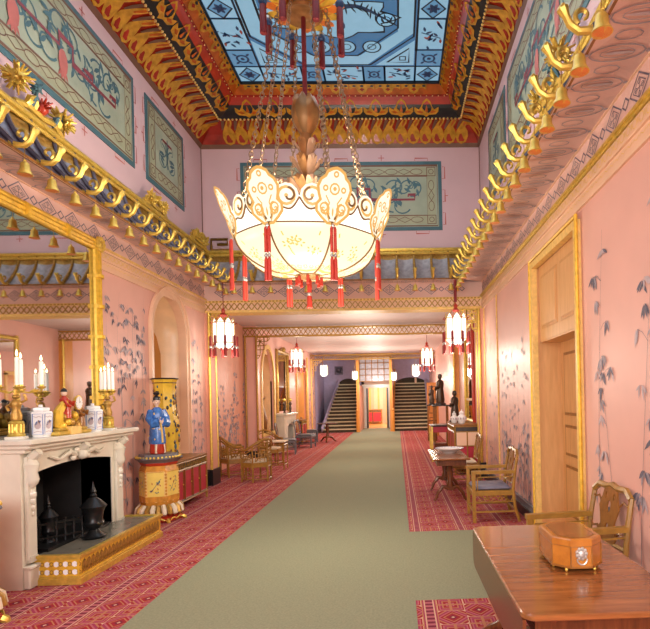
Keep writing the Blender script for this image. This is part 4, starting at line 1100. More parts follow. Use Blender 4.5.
if True:
    for q in range(7): a = PI * q / 6; b.ball((FX + .03, yy + .13 * C_(a), 1.13 + .09 * S_(a)), .03, 8, 1, 1.3)
    b.ball((FX + .05, yy, 1.16), .06, 10)
    for s in (-1, 1): b.tube([(FX + .02, yy + s * .08, 1.16), (FX + .05, yy + s * .22, 1.20), (FX + .03, yy + s * .36, 1.14), (FX + .015, yy + s * .5, 1.18)], [.035, .028, .02, .008], 6)
b.build('carving', 'marble', fp, True)
for y in (jy0 + .1, 0, jy1 - .1): B().tube([(FX, y, 1.18), (FX + .06, y, 1.225), (FX + .11, y, 1.265)], [.03, .05, .04], 8).build('bracket', 'marble', fp, True)
b = B().box(-.45, oy0 - .05, .24, FX - .01, oy0, 1.2).box(-.45, oy1, .24, FX - .01, oy1 + .05, 1.2).box(-.5, oy0, .24, -.45, oy1, 1.2).box(-.45, oy0, 1.12, FX - .03, oy1, 1.2).box(-.45, oy0, .2, FX - .02, oy1, .27)
b.build('firebox', 'soot', fp)
b = B().box(FX + .0, oy0 - .05, 0.0, FX + .40, oy1 + .27, .265).build('hearth_slab', 'slate', fp)

fen = thing('fender', 'low gilt openwork fender in front of the black fireplace', 'fender', (XL + .36, 5.95, 0))
b = B(); fx, fy0, fy1 = .445, 5.185 - 5.95, 6.94 - 5.95
for z0, z1, e in ((0, .055, .012), (.055, .075, .0), (.235, .255, .0), (.255, .28, .014)):
    b.box(fx - .03, fy0 - e, z0, fx + e, fy1 + e, z1); b.box(-.0, fy0 - e, z0, fx - .03, fy0 + .03, z1); b.box(.0, fy1 - .03, z0, fx - .03, fy1 + e, z1)
b.build('frame', 'gold', fen)
b = B().mi(0).box(fx - .03, fy0 + .005, .07, fx - .012, fy1 - .005, .24); b.box(.0, fy0 + .012, .07, fx - .01, fy0 + .03, .24)
D = Draw(b, lambda u, v: (fx - .008, u, v)); n = 22
for k in range(n):
    u = lerp(fy0 + .05, fy1 - .05, (k + .5) / n); D.circ(u, .155, .032, 1, .012, 10, .055); D.leaf(u, .10, PI / 2, .11, .03, 1); D.rib([(u - .038, .09), (u, .225), (u + .038, .09)], .009, 1)
D = Draw(b, lambda u, v: (u, fy0 + .008, v))
for k in range(5):
    for j in range(2): u, v = .05 + k * .085, .115 + j * .075; D.circ(u, v, .027, 2, None, 8); D.circ(u + .04, v, .018, 1, .008, 8)
b.build('fretwork', ['goldyellow', 'golddark', 'white'], fen)

gr = thing('fire_grate', 'black iron urn-topped fire grate inside the fireplace', 'grate', (XL + .36, 5.95, .27))
up = [(.11, 0), (.12, .02), (.07, .05), (.045, .09), (.09, .13), (.10, .16), (.085, .19), (.095, .27), (.11, .31), (.13, .335), (.105, .36), (.07, .40), (.03, .43), (.035, .45), (.02, .47), (.03, .49), (.02, .51), (.012, .55), (.001, .60)]
u1 = B().lathe(up, (0, 0, 0), 18).build('urn', 'iron', gr, True); u1.location = (.20, -.08, 0)
u2 = u1.copy(); col.objects.link(u2); u2.parent = gr; u2.location = (-.12, -.32, .0); u2.scale = (.7, .7, .85)
b = B()
for z in (.08, .22): b.bar((.1, -.12, z), (-.3, -.62, z), .02)
for k in range(9): t = k / 8; x, y = lerp(.1, -.3, t), lerp(-.12, -.62, t); b.tube([(x, y, .02), (x, y, .24)], .009, 6); b.ball((x, y, .25), .016, 6)
b.box(-.35, -.6, 0, .05, .5, .03); b.build('grate_bars', 'iron', gr, True)

# ------------------------------------------------------------------ things on the mantelpiece
def on_mantel(x, y): return (x, y, MZ)
def candelabrum(loc, label, rz, s=1.0, arms=((-.13, 0), (0, .05), (.05, -.10), (.17, .05))):
    root = thing('candelabrum', label, 'candelabrum', loc, rz, 'gilt candelabra on the mantelpiece'); root.scale = (1, 1, s)
    b = B().mi(1).box(-.075, -.075, 0, .075, .075, .03); b.build('plinth', ['gold', 'marble'], root)
    b = B().lathe([(.07, .03), (.075, .05), (.058, .07), (.055, .19), (.065, .21), (.055, .225), (.03, .24)], n=14)
    for k in range(10): a = k * .628; b.tube([(.056 * C_(a), .056 * S_(a), .075), (.056 * C_(a), .056 * S_(a), .19)], .009, 5)
    b.build('column_base', 'gold', root, True)
    b = B().lathe([(.045, .24), (.05, .30), (.032, .38), (.045, .43), (.05, .47), (.022, .51)], n=10, sy=.8).ball((.0, 0, .545), .034, 10)
    b.tube([(.03, 0, .46), (.075, .02, .50), (.06, .02, .58)], .014, 6); b.tube([(-.03, 0, .46), (-.07, -.02, .42), (-.05, -.03, .36)], .014, 6)
    b.build('figure', 'golddark', root, True)
    b = B().tube([(0, 0, .56), (0, 0, .64)], .02, 8); r = random.Random(2)
    for (x, y) in arms:
        b.tube([(0, 0, .62), (x * .5, y * .5, .595), (x, y, .62), (x, y, .66)], .012, 6); b.lathe([(.012, .64), (.034, .66), (.04, .675), (.018, .68), (.018, .70)], (x, y, 0), 10)
        for q in range(5): d = Vector((r.uniform(-1, 1), r.uniform(-1, 1), r.uniform(-1, .6))) * .05; b.tube([(x * .6, y * .6, .61), (x * .8 + d.x, y * .8 + d.y, .63 + d.z)], [.014, .004], 5)
    b.build('branches', 'gold', root, True)
    return [(x, y, .70 * s) for x, y in arms]
cb = B().mi(0).lathe([(.018, 0), (.018, .235), (.012, .24), (.001, .24)], n=10); cb.mi(1).tube([(0, 0, .24), (0, 0, .255)], .002, 4)
candle = cb.build('candle', ['candle', 'black'], None, True)
B().lathe([(.001, .248), (.010, .262), (.008, .28), (.001, .305)], n=8).build('flame', 'flame', candle, True)
first = [True]
def candles(spots, loc, rz, labels, hs, grp):
    Rz = Matrix.Rotation(rz, 3, 'Z')
    for p, l, h in zip(spots, labels, hs):
        q = Vector(loc) + Rz @ Vector(p)
        if first[0]: o = candle; o.location = q; tag(o, l, 'candle', grp); first[0] = False
        else: o = dup(candle, q, None, l, grp)
        o.scale = (1, 1, h)
L1 = on_mantel(-3.56, 5.17)
sp = candelabrum(L1, 'tall gilt figure candelabrum at the near end of the mantelpiece', .35, .72, ((-.11, -.05), (.0, .05), (.05, -.03), (.20, .02)))
candles(sp, L1, .35, ['leftmost lit candle on the near candelabrum', 'tallest lit candle on the near candelabrum', 'short lit candle just right of the tallest one on the near candelabrum', 'rightmost lit candle on the near candelabrum'], (.98, 1.1, .98, .92), 'candles on the near candelabrum')
L2 = on_mantel(-3.42, 6.50)
sp = candelabrum(L2, 'gilt figure candelabrum at the far end of the mantelpiece against the pink wall', .2, .68, ((-.07, .02), (-.02, -.02), (-.0, .06), (.06, .0)))
candles(sp, L2, .2, ['leftmost lit candle on the far candelabrum', 'front lit candle on the far candelabrum', 'tallest lit candle on the far candelabrum', 'rightmost lit candle on the far candelabrum'], (.85, .9, 1.05, .85), 'candles on the far candelabrum')
def jar(loc, rz, label):
    root = thing('porcelain_jar', label, 'jar', loc, rz, 'hexagonal lidded jars')
    b = B().mi(0).lathe([(.088, 0), (.09, .012), (.098, .02), (.105, .23), (.095, .245), (.07, .25)], n=6)
    for k in range(6):
        a = k * PI / 3 + PI / 6; ap = .086
        D = Draw(b, lambda u, v: ((ap + .007 * v / .23 + .002) * C_(a) - u * S_(a), (ap + .007 * v / .23 + .002) * S_(a) + u * C_(a), v))
        D.frame(-.042, .025, .042, .222, .004, 1); D.circ(0, .11, .028, 2, None, 9, .035); D.leaf(-.02, .11, 1.2, .05, .02, 1); D.leaf(.02, .12, 1.9, .05, .02, 3); D.circ(.018, .15, .01, 1, None, 7)
        D.rib([(-.035, .2), (-.012, .19), (.012, .2), (.035, .19)], .006, 2); D.rib([(-.035, .045), (0, .055), (.035, .045)], .006, 2)
    b.build('body', ['white', 'blueglaze', 'grey2', 'bamboodk'], root)
    B().lathe([(.075, .25), (.08, .26), (.078, .28), (.06, .285), (.02, .29), (.018, .30), (.022, .31), (.001, .315)], n=6).build('lid', 'white', root)
jar(on_mantel(-3.50, 5.42), .3, 'white painted lidded jar left of the gilt clock, near candelabrum')
jar(on_mantel(-3.42, 6.18), .3, 'white painted lidded jar right of the gilt clock')
ck = thing('mantel_clock', 'gilt clock with two red-robed figures and white dial on the mantelpiece', 'clock', on_mantel(-3.44, 5.72), 0); ck.scale = (1.1, 1.1, 1.2)
b = B().mi(0).rbox(-.10, -.26, 0, .10, .26, .035, .01); b.rbox(-.085, -.22, .035, .085, .22, .06, .01); b.mi(1).rbox(.06, -.10, .0, .115, .06, .07, .006); b.build('base', ['gold', 'goldpaint'], ck)
b = B(); r = random.Random(5)
for k in range(18): b.mi(k % 2).ball((r.uniform(-.05, .06), r.uniform(-.14, .16), .07 + r.uniform(0, .10)), r.uniform(.03, .055), 8)
b.mi(0).tube([(0, -.12, .08), (.03, -.15, .2), (.03, -.05, .28)], [.05, .04, .03], 8); b.build('rockwork', ['goldyellow', 'golddark'], ck, True)
b = B(); R_ = Matrix.Rotation(PI / 2, 3, 'Y'); b.mi(1).lathe([(.001, .0), (.062, .0), (.066, .02), (.001, .02)], (.06, .08, .27), 20, R=R_)
D = Draw(b, lambda u, v: (.084, .08 + u, .27 + v)); D.circ(0, 0, .055, 0, None, 20); D2 = Draw(b, lambda u, v: (.086, .08 + u, .27 + v)); D2.rib([(0, 0), (.0, .04)], .004, 2); D2.rib([(0, 0), (.025, .01)], .004, 2)
for k in range(12): D2.circ(.047 * C_(k * PI / 6), .047 * S_(k * PI / 6), .004, 2, None, 5)
b.build('dial', ['white', 'gold', 'black'], ck)
for y, m, l in ((-.05, 'red', None), (.17, 'bamboodk', None)):
    b = B().mi(0).lathe([(.06, .0), (.055, .07), (.035, .13), (.04, .16), (.015, .19)], (0, 0, 0), 10); b.mi(1).ball((0, 0, .215), .028, 8); b.mi(2).lathe([(.03, .225), (.024, .245), (.001, .26)], n=8)
    b.mi(0).tube([(.02, .03, .15), (.06, .05, .11), (.07, .03, .14)], .014, 6); b.tube([(.02, -.03, .15), (.06, -.05, .11), (.07, -.02, .10)], .014, 6)
    o = b.build('seated_figure', [m, 'skin', 'black'], ck, True); o.location = (.02, y, .14 if y < 0 else .06)

# ------------------------------------------------------------------ hexagonal porcelain pedestal, figurine, vase, cabinet
def pedestal(loc, label, rz):
    root = thing('porcelain_pedestal', label, 'pedestal', loc, rz, 'yellow hexagonal pedestals'); root.scale = (1, 1, 1.09)
    b = B().mi(0).lathe([(.30, .0), (.32, .01), (.32, .05), (.26, .075), (.25, .10)], n=6); b.mi(1)
    for k in range(6):
        a = k * PI / 3; b.tube([(.31 * C_(a), .31 * S_(a), .03), (.345 * C_(a), .345 * S_(a), .015), (.35 * C_(a), .35 * S_(a), .0)], [.03, .028, .02], 6)
        a1 = a + PI / 6; b.mi(1).tube([(.285 * C_(a1) - u * S_(a1), .285 * S_(a1) + u * C_(a1), z) for u, z in ((-.12, .03), (-.06, .055), (0, .03), (.06, .055), (.12, .03))], .012, 5)
    b.build('foot', ['red', 'gold'], root, True)
    b = B()
    for k in range(24):
        a = k * PI / 12 + .13; b.mi(k % 2).tube([(.245 * C_(a), .245 * S_(a), .215), (.29 * C_(a), .29 * S_(a), .17), (.305 * C_(a), .305 * S_(a), .115), (.28 * C_(a), .28 * S_(a), .095)], [.028, .036, .032, .015], 6)
    b.mi(0).lathe([(.25, .09), (.26, .22)], n=6); b.build('lotus_moulding', ['golddark', 'cream'], root, True)
    b = B().mi(0).lathe([(.245, .21), (.25, .22), (.27, .27), (.265, .66), (.24, .72), (.23, .73)], n=6, a0=0)
    for k in range(6):
        a = k * PI / 3 + PI / 6; ap = .268 * C_(PI / 6) + .001
        D = Draw(b, lambda u, v: (ap * C_(a) - u * S_(a), ap * S_(a) + u * C_(a), v)); D2 = Draw(b, lambda u, v: ((ap + .003) * C_(a) - u * S_(a), (ap + .003) * S_(a) + u * C_(a), v))
        D.rect(-.108, .29, .108, .645, 1); D.frame(-.112, .28, .112, .655, .008, 2); r = random.Random(k)
        D2.rib([(-.06, .40), (-.01, .46), (.03, .52), (.07, .56)], .006, 3)
        for q in range(14): u, v = r.uniform(-.075, .06), r.uniform(.38, .58); D2.leaf(u, v, r.uniform(0, 6), .035, .014, 3 if q % 3 else 4)
        for q in (-1, 1):
            for e in range(9): D.circ(q * .121, .30 + e * .042, .012, 2, None, 6)
        D.rib([(-.12, .265), (-.06, .285), (0, .265), (.06, .285), (.12, .265)], .01, 2)
    b.build('body', ['amberglaze', 'paleglaze', 'goldpaint', 'teal', 'red'], root)
    b = B().mi(0).lathe([(.225, .72), (.25, .745), (.255, .765)], n=6); b.mi(1).lathe([(.255, .765), (.27, .78), (.33, .82), (.325, .835), (.27, .85), (.26, .875), (.001, .88)], n=6)
    b.mi(2)
    for k in range(36): a = k * PI / 18; b.ball((.292 * C_(a), .292 * S_(a), .838), .017, 6)
    b.build('top', ['red', 'greywood', 'gold'], root, True)
    return root
pedestal((-3.46, 7.92, 0), 'yellow hexagonal porcelain pedestal under the blue figurine, right of the fireplace', .22)
pedestal((-3.43, 4.26, 0), 'pedestal in the bottom left corner of the picture, only a red and gilt foot showing', .25)

fg = thing('figurine', 'porcelain figurine in blue robe and red skirt on the yellow pedestal', 'figurine', (-3.45, 7.87, .959), -.75); fg.scale = (.82, .82, 1.0)
b = B().mi(0).lathe([(.13, 0), (.15, .03), (.135, .16), (.12, .30)], n=20, sy=.9)
for k in range(10): a = k * .628; b.mi(2 if k % 2 else 0).tube([(.135 * C_(a), .12 * S_(a), .01), (.125 * C_(a), .11 * S_(a), .2)], .022, 6)
b.build('skirt', ['red', 'goldpaint', 'cream'], fg, True)
b = B().mi(0).lathe([(.155, .14), (.16, .18), (.14, .34), (.115, .48), (.12, .56), (.10, .63), (.05, .665)], n=20, sy=.85); r = random.Random(3)
for s in (-1, 1): b.tube([(0, s * .10, .61), (.03, s * .15, .50), (.11, s * .12, .43), (.16, s * .04, .46)], [.055, .06, .065, .07], 8)
for k in range(34):
    a = r.uniform(0, 6.28); z = r.uniform(.17, .58); rr = lerp(.165, .118, (z - .15) / .43); b.mi(1 + k % 2).ball((rr * C_(a), rr * .85 * S_(a), z), .013, 6)
b.mi(1).tube([(.145, .0, .45), (.14, .02, .3), (.16, .02, .16)], .018, 6); b.build('robe', ['blueglaze', 'goldpaint', 'cream'], fg, True)
b = B().mi(0).lathe([(.028, .65), (.026, .68), (.046, .70), (.056, .735), (.052, .77), (.03, .80), (.001, .805)], n=14, sy=.88).ball((.052, 0, .735), .012, 6)
for s in (-1, 1): b.ball((.0, s * .05, .735), .014, 6); b.mi(1).ball((.047, s * .02, .748), .007, 6); b.mi(0)
b.mi(2).ball((.05, 0, .712), .009, 6, 1, 1.5, .6); b.build('head', ['skin', 'black', 'red'], fg, True)
b = B().mi(0).lathe([(.058, .765), (.056, .80), (.03, .825), (.022, .83), (.05, .85), (.055, .87), (.02, .885), (.001, .90)], n=12).ball((-.03, 0, .76), .05, 8); b.build('hat', 'black', fg, True)
for s in (-1, 1):
    b = B().ball((.175, s * .02, .465), .018, 8)
    for q in range(4): b.tube([(.18, s * .02, .47 - .008 * q), (.205, s * .0, .47 - .01 * q), (.205, -s * .012, .465 - .01 * q)], .005, 5)
    b.tube([(.175, s * .02, .475), (.19, s * .03, .50)], .006, 5); b.build('hand', 'skin', fg, True)

vs_ = thing('yellow_vase', 'tall yellow flared vase painted with figures behind the blue figurine', 'vase', (-3.62, 8.54, .78), .3)
b = B().mi(0).lathe([(.17, 0), (.18, .02), (.17, .06), (.19, .20), (.215, .45), (.20, .62), (.175, .78), (.165, .88), (.16, 1.05), (.165, 1.15), (.185, 1.24), (.195, 1.27), (.185, 1.275), (.14, 1.2), (.001, 1.18)], n=8); r = random.Random(6)
for k in range(150):
    a = r.uniform(0, 6.28); z = r.uniform(.05, 1.18); zz = [0, .06, .2, .45, .62, .78, .88, 1.05, 1.15, 1.24]; rr_ = [.172, .17, .19, .215, .2, .175, .165, .16, .165, .185]
    rr = np.interp(z, zz, rr_) * .97; b.mi(1 + k % 3).ball((rr * C_(a), rr * S_(a), z), r.uniform(.012, .028), 6, .8, .8, r.uniform(1, 1.9))
b.mi(4)
for z, rr in ((1.21, .178), (.05, .178)): b.lathe([(rr, z - .008), (rr + .004, z), (rr, z + .008)], n=8)
b.build('body', ['glaze', 'teal', 'bamboodk', 'darkwood', 'black'], vs_, True)
b = B().lathe([(.205, 1.262), (.212, 1.272), (.20, 1.285), (.19, 1.275)], n=8).build('rim', 'bronze', vs_, True)

def red_cabinet(loc, rz, label, W_=1.45, Dp=.42, H=.78, grp='red and gilt cabinets', doors=4):
    root = thing('cabinet', label, 'cabinet', loc, rz, grp)
    b = B().mi(0).box(-Dp, -W_ / 2, .10, -.01, W_ / 2, H - .03); b.build('carcass', 'darkwood', root)
    b = B().rbox(-Dp - .01, -W_ / 2 - .02, H - .035, .02, W_ / 2 + .02, H, .008); b.build('top', 'bamboodk', root)
    b = B()
    z = .12; b.tube([(.005, -W_ / 2, z), (.005, W_ / 2, z)], .013, 6); b.tube([(-Dp, -W_ / 2, z), (.0, -W_ / 2, z)], .013, 6); b.tube([(-Dp, W_ / 2, z), (.0, W_ / 2, z)], .013, 6); b.build('lower_rail', 'bamboo', root, True); b = B()
    for z in (H - .16, H - .05): b.tube([(.005, -W_ / 2, z), (.005, W_ / 2, z)], .013, 6); b.tube([(-Dp, -W_ / 2, z), (.0, -W_ / 2, z)], .013, 6); b.tube([(-Dp, W_ / 2, z), (.0, W_ / 2, z)], .013, 6)
    for k in range(15):
        y = lerp(-W_ / 2, W_ / 2, (k + .5) / 15); b.tube([(.005, y - .04, H - .15), (.005, y, H - .06), (.005, y + .04, H - .15)], .006, 4)
    b.build('bamboo_trim', 'bamboo', root, True)
    for x in (-Dp + .015, .0):
        for y in (-W_ / 2, W_ / 2): b = B().tube([(x, y, 0), (x, y, H - .03)], .02, 8); b.build('leg', 'bamboo', root, True)
    for k in range(doors):
        y0, y1 = lerp(-W_ / 2, W_ / 2, k / doors) + .03, lerp(-W_ / 2, W_ / 2, (k + 1) / doors) - .03
        b = B().mi(0).box(-.01, y0, .15, .004, y1, H - .18); b.mi(1)
        for p, q in (((y0, .15), (y1, .15)), ((y0, H - .18), (y1, H - .18)), ((y0, .15), (y0, H - .18)), ((y1, .15), (y1, H - .18))): b.tube([(.008, p[0], p[1]), (.008, q[0], q[1])], .008, 5)
        d = b.build('door', ['redpanel', 'bamboodk'], root); B().ball((.018, y1 - .03, (H) / 2), .012, 6).build('knob', 'gold', d, True)
    b = B().mi(0).box(-Dp + .04, -W_ / 2 - .006, .15, -.05, -W_ / 2 + .0, H - .18); b.build('side_panel', 'redpanel', root); B().box(-Dp + .04, W_ / 2, .15, -.05, W_ / 2 + .006, H - .18).build('side_panel', 'redpanel', root)
    return root
red_cabinet((-3.40, 9.0, 0), 0, 'low red-panelled bamboo cabinet behind the yellow pedestal under the niche', 1.34, .40, .78)

# ------------------------------------------------------------------ chairs
def armchair(label, loc, rz, grp='fretwork bamboo armchairs', wood_='bamboo', cush='cushion', arms=True, back='fret'):
    """faces local +X, origin between the feet on the floor"""
    root = thing('armchair' if arms else 'side_chair', label, 'chair', loc, rz, grp)
    w, d = .29, .262; zs = .42
    for sx in (-1, 1):
        for sy in (-1, 1):
            b = B(); y = sy * w
            if sx == 1: b.bar((d, y, 0), (d, y, .655 if arms else zs), .044, .044)
            else: b.tube([(-d - .08, y, 0), (-d - .02, y, .2), (-d, y, zs), (-d - .03, y, .68), (-d - .07, y * .98, .89)], [.023, .022, .022, .021, .020], 6)
            b.build('leg', wood_, root, sx == -1)
    b = B(); b.rbox(-d - .01, -w - .015, zs - .07, d + .02, w + .015, zs, .008); b.build('seat_rail', wood_, root)
    b = B(); b.rbox(-d + .02, -w + .025, zs - .005, d - .0, w - .025, zs + .05, .025); b.build('cushion', cush, root, True)
    if arms:
        for sy in (-1, 1):
            b = B(); y = sy * w; b.bar((d + .03, y, .665), (-d - .02, y, .665), .055, .042); b.bar((d - .05, y, .60), (-d + .0, y, .60), .012, .012)
            b.bar((d - .05, y, .60), (d - .05, y, zs), .012, .012)
            b.build('arm', wood_, root)
    b = B()
    for y in (-w, w): b.bar((-d - .04, y, .14), (d, y, .14), .022)
    for x in (d - .0, -d - .04): b.bar((x, -w, .14), (x, w, .14), .022)
    b.build('stretchers', wood_, root)
    for sy in (-1, 1):           # fret brackets under the seat
        b = B(); y = sy * w
        b.bar((-d, y, .27), (d, y, .27), .014); 
        for q in (-.18, 0, .18): b.tube([(q - .09, y, .35), (q - .05, y, .27), (q, y, .31), (q + .05, y, .27), (q + .09, y, .35)], .009, 4)
        for q in (-.09, .09): b.tube([(q - .09, y, .35), (q, y, .30), (q + .09, y, .35)], .008, 4)
        b.build('seat_fret', wood_, root)
    B_ = lambda y, z: (-d - .0 - .075 * max(0, (z - zs) / .52) ** 1.2, y, z)
    b = B(); top = [(-w, .88), (-w * .72, .935), (-w * .3, .93), (0, .95), (w * .3, .93), (w * .72, .935), (w, .88)]
    b.tube([B_(y * .98, z) for y, z in top], .027, 6); b.build('back_frame', wood_, root, True); B().tube([B_(-w, .50), B_(w, .50)], .016, 6).build('back_rail', wood_, root, True)
    b = B()
    spl = [(-.12, .50), (-.15, .54), (-.13, .60), (-.10, .63), (-.12, .70), (-.15, .77), (-.12, .84), (-.09, .93)]
    spl = spl + [(-y, z) for y, z in reversed(spl)]
    hol = [[(.0 + .03 * C_(a), .78 + .05 * S_(a)) for a in [k * PI / 5 for k in range(10)]], [(.06 + .014 * C_(a), .86 + .03 * S_(a)) for a in [k * PI / 4 for k in range(8)]], [(-.06 + .014 * C_(a), .86 + .03 * S_(a)) for a in [k * PI / 4 for k in range(8)]], [(.0 + .025 * C_(a), .61 + .04 * S_(a)) for a in [k * PI / 4 for k in range(8)]]]
    b.plate(lambda u, v, t: tuple(Vector(B_(u, v)) + Vector((t, 0, 0))), [spl] + hol, .014)
    for s in (-1, 1): b.tube([B_(s * .12, .55), B_(s * .17, .60), B_(s * .24, .58), B_(s * w, .62)], .010, 5); b.tube([B_(s * .14, .80), B_(s * .19, .84), B_(s * .25, .82), B_(s * w, .84)], .009, 5)
    b.build('splat', 'bamboodk', root)
    return root
armchair('bamboo armchair with blue-grey cushion standing alone against the right wall', (1.255, 7.43, 0), PI)
armchair('bamboo armchair behind the near mahogany table with its carved back showing', (1.385, 4.25, 0), PI + .12)
armchair('light bamboo side chair with no arms beyond the bowl table', (1.22, 10.25, 0), PI, 'side chairs', 'bamboo', 'cream', False)

def tub_chair(label, loc, rz, grp='bamboo tub chairs'):
    """low-armed corner chair; back towards local -X"""
    root = thing('tub_chair', label, 'chair', loc, rz, grp); R0 = .31; zs = .40
    ang = [math.radians(a) for a in (-150 + 0, -105, -60, -15, 30, 75, 120, 165)]
    P = lambda a, z, r=R0: (r * C_(a), r * S_(a), z)
    hgt = lambda a: .66 + .22 * max(0, -C_(a)) ** 1.3
    corners = [math.radians(a) for a in (60, 120, 180, 240, 300, 0)]
    b = B().lathe([(R0 * .98, zs - .03), (R0, zs - .02), (R0, zs), (.001, zs + .004)], n=6, a0=0); b.build('seat', 'bamboo', root)
    b = B().lathe([(R0 * .86, zs), (R0 * .88, zs + .03), (R0 * .8, zs + .05), (.001, zs + .055)], n=6); b.build('cushion', 'cream', root, True)
    for a in corners:
        b = B(); b.tube([P(a, 0, R0 * .98), P(a, zs)], .021, 6)
        b.tube([P(a, zs), P(a, hgt(a) if abs(a) > .1 else zs + .01)], .016, 6); b.build('leg', 'bamboo', root, True)
    b = B(); arc_ = [math.radians(60 + 240 * i / 16) for i in range(17)]
    b.tube([P(a, hgt(a)) for a in arc_], .028, 6); b.tube([P(a, hgt(a) - .07) for a in arc_], .014, 5); b.build('arm_rail', 'bamboo', root, True)
    b = B()
    for i in range(4):
        a0, a1 = corners[i], corners[i + 1]
        p = lambda f, z: tuple(Vector(P(a0, z)) * (1 - f) + Vector(P(a1, z)) * f)
        z1 = min(hgt(a0), hgt(a1)) - .08
        for (f0, g0, f1, g1) in ((.2, 0, .2, 1), (.8, 0, .8, 1), (.2, .3, .8, .3), (.2, .7, .8, .7), (.4, .3, .4, .7), (.6, .3, .6, .7), (.2, 0, .4, .3), (.8, 1, .6, .7), (.5, .7, .5, 1), (.5, 0, .5, .3), (0, .5, .2, .5), (.8, .5, 1, .5)):
            b.tube([p(f0, lerp(zs + .02, z1, g0)), p(f1, lerp(zs + .02, z1, g1))], .012, 4)
    b.build('lattice_back', 'bamboo', root)
    b = B()
    for i in range(6):
        a0, a1 = corners[i], corners[(i + 1) % 6]
        b.tube([P(a0, zs - .09), P(a1, zs - .09)], .011, 5)
        p = lambda f, z: tuple(Vector(P(a0, z)) * (1 - f) + Vector(P(a1, z)) * f)
        b.bar(p(.03, zs - .055), p(.97, zs - .055), .012, .07)
    b.build('seat_apron', 'bamboo', root); b = B()
    for i in range(6): b.tube([P(corners[i], .06), P(corners[(i + 1) % 6], .06)], .011, 5)
    b.build('foot_ring', 'bamboo', root); return root
tub_chair('bamboo tub chair nearest the green runner, seen from behind, beyond the cabinet', (-2.98, 11.45, 0), math.radians(150))
tub_chair('bamboo tub chair close to the left wall beside the gilt post', (-3.66, 12.25, 0), math.radians(20))
tub_chair('bamboo tub chair farther back under the left wall niche', (-3.35, 14.3, 0), math.radians(-40))
bt = thing('bamboo_table', 'small bamboo table with pale top beside the farther tub chair', 'table', (-2.95, 13.25, 0), 0)
B().rbox(-.24, -.24, .66, .24, .24, .69, .008).build('table_top', 'cream', bt); 
for sx in (-1, 1):
    for sy in (-1, 1): B().tube([(sx * .21, sy * .21, 0), (sx * .21, sy * .21, .66)], .016, 6).build('leg', 'bamboo', bt, True)
for z in (.12, .60):
    b = B()
    for s in (-1, 1): b.tube([(-.21, s * .21, z), (.21, s * .21, z)], .012, 5); b.tube([(s * .21, -.21, z), (s * .21, .21, z)], .012, 5)
    b.build('rails', 'bamboo', bt)
def dark_chair(label, loc, rz):
    root = armchair(label, loc, rz, 'grey painted side chairs', 'greywood', 'greywood', False); return root
dark_chair('dark grey side chair under the far left niche, nearest the tub chairs', (-3.45, 16.9, 0), .15)
dark_chair('dark grey side chair beyond the far red cabinet near the left stairs', (-3.45, 21.4, 0), .2)
dark_chair('dark grey side chair standing before the small far white fireplace', (-3.2, 18.9, 0), -.1)

# ------------------------------------------------------------------ near mahogany table and tea casket
TX0, TX1, TY0, TY1, TZ = .535, 1.345, 2.36, 4.0, .72
tb = thing('pembroke_table', 'polished mahogany table in the bottom right corner carrying the casket', 'table', (.94, 3.18, 0), 0)
def ctab(r, ins=0):
    x0, x1, y0, y1 = TX0 - .94 + ins, TX1 - .94 - ins, TY0 - 3.18 + ins, TY1 - 3.18 - ins; P = []
    for cx_, cy_, a0 in ((x1 - r, y0 + r, -90), (x1 - r, y1 - r, 0), (x0 + r, y1 - r, 90), (x0 + r, y0 + r, 180)):
        for k in range(7): a = math.radians(a0 + 15 * k); P.append((cx_ + r * C_(a), cy_ + r * S_(a)))
    return P
b = B(); P = [ctab(.07, .006), ctab(.07), ctab(.07), ctab(.07, .006)]; Z = [TZ - .03, TZ - .024, TZ - .006, TZ]; n = len(P[0])
b.add([(x, y, z) for L, z in zip(P, Z) for x, y in L], [tuple(range(n - 1, -1, -1)), tuple(range(3 * n, 4 * n))] + [(i * n + k, i * n + (k + 1) % n, i * n + n + (k + 1) % n, i * n + n + k) for i in range(3) for k in range(n)])
b.build('table_top', 'mahog', tb)
for s, nm in ((-1, 'drop_leaf'), (1, 'drop_leaf')):
    x = s * .395; b = B(); y0, y1 = TY0 + .03 - 3.18, TY1 - .02 - 3.18; r = .09
    out = [(y0, TZ - .03), (y1, TZ - .03), (y1, TZ - .2 + .0), (y1 - .02, TZ - .25), (y1 - .08, TZ - .27), (y0 + .08, TZ - .27), (y0 + .02, TZ - .25), (y0, TZ - .2)]
    b.plate(lambda u, v, w: (x + s * (w - .008), u, v), [out], .016); b.build(nm, 'mahogdk', tb)
b = B().box(-.33, TY0 + .10 - 3.18, TZ - .14, .33, TY1 - .1 - 3.18, TZ - .03); b.build('frieze', 'mahogdk', tb)
b = B().lathe([(.10, .14), (.13, .18), (.07, .24), (.05, .34), (.09, .44), (.07, .52), (.16, .58)], n=16).box(-.22, -.4, .10, .22, .4, .15); b.build('pedestal_column', 'mahogdk', tb, True)
for sx in (-1, 1):
    for sy in (-1, 1): B().tube([(sx * .18, sy * .36, .13), (sx * .26, sy * .46, .14), (sx * .33, sy * .56, .07), (sx * .36, sy * .62, .02)], [.04, .035, .028, .022], 8).ball((sx * .36, sy * .63, .022), .022, 8).build('leg', 'mahogdk', tb, True)

cs = thing('tea_casket', 'octagonal satinwood casket with lion mask handles on the mahogany table', 'casket', (.985, 3.125, TZ), 0); cs.scale = (1, 1, 1.15)
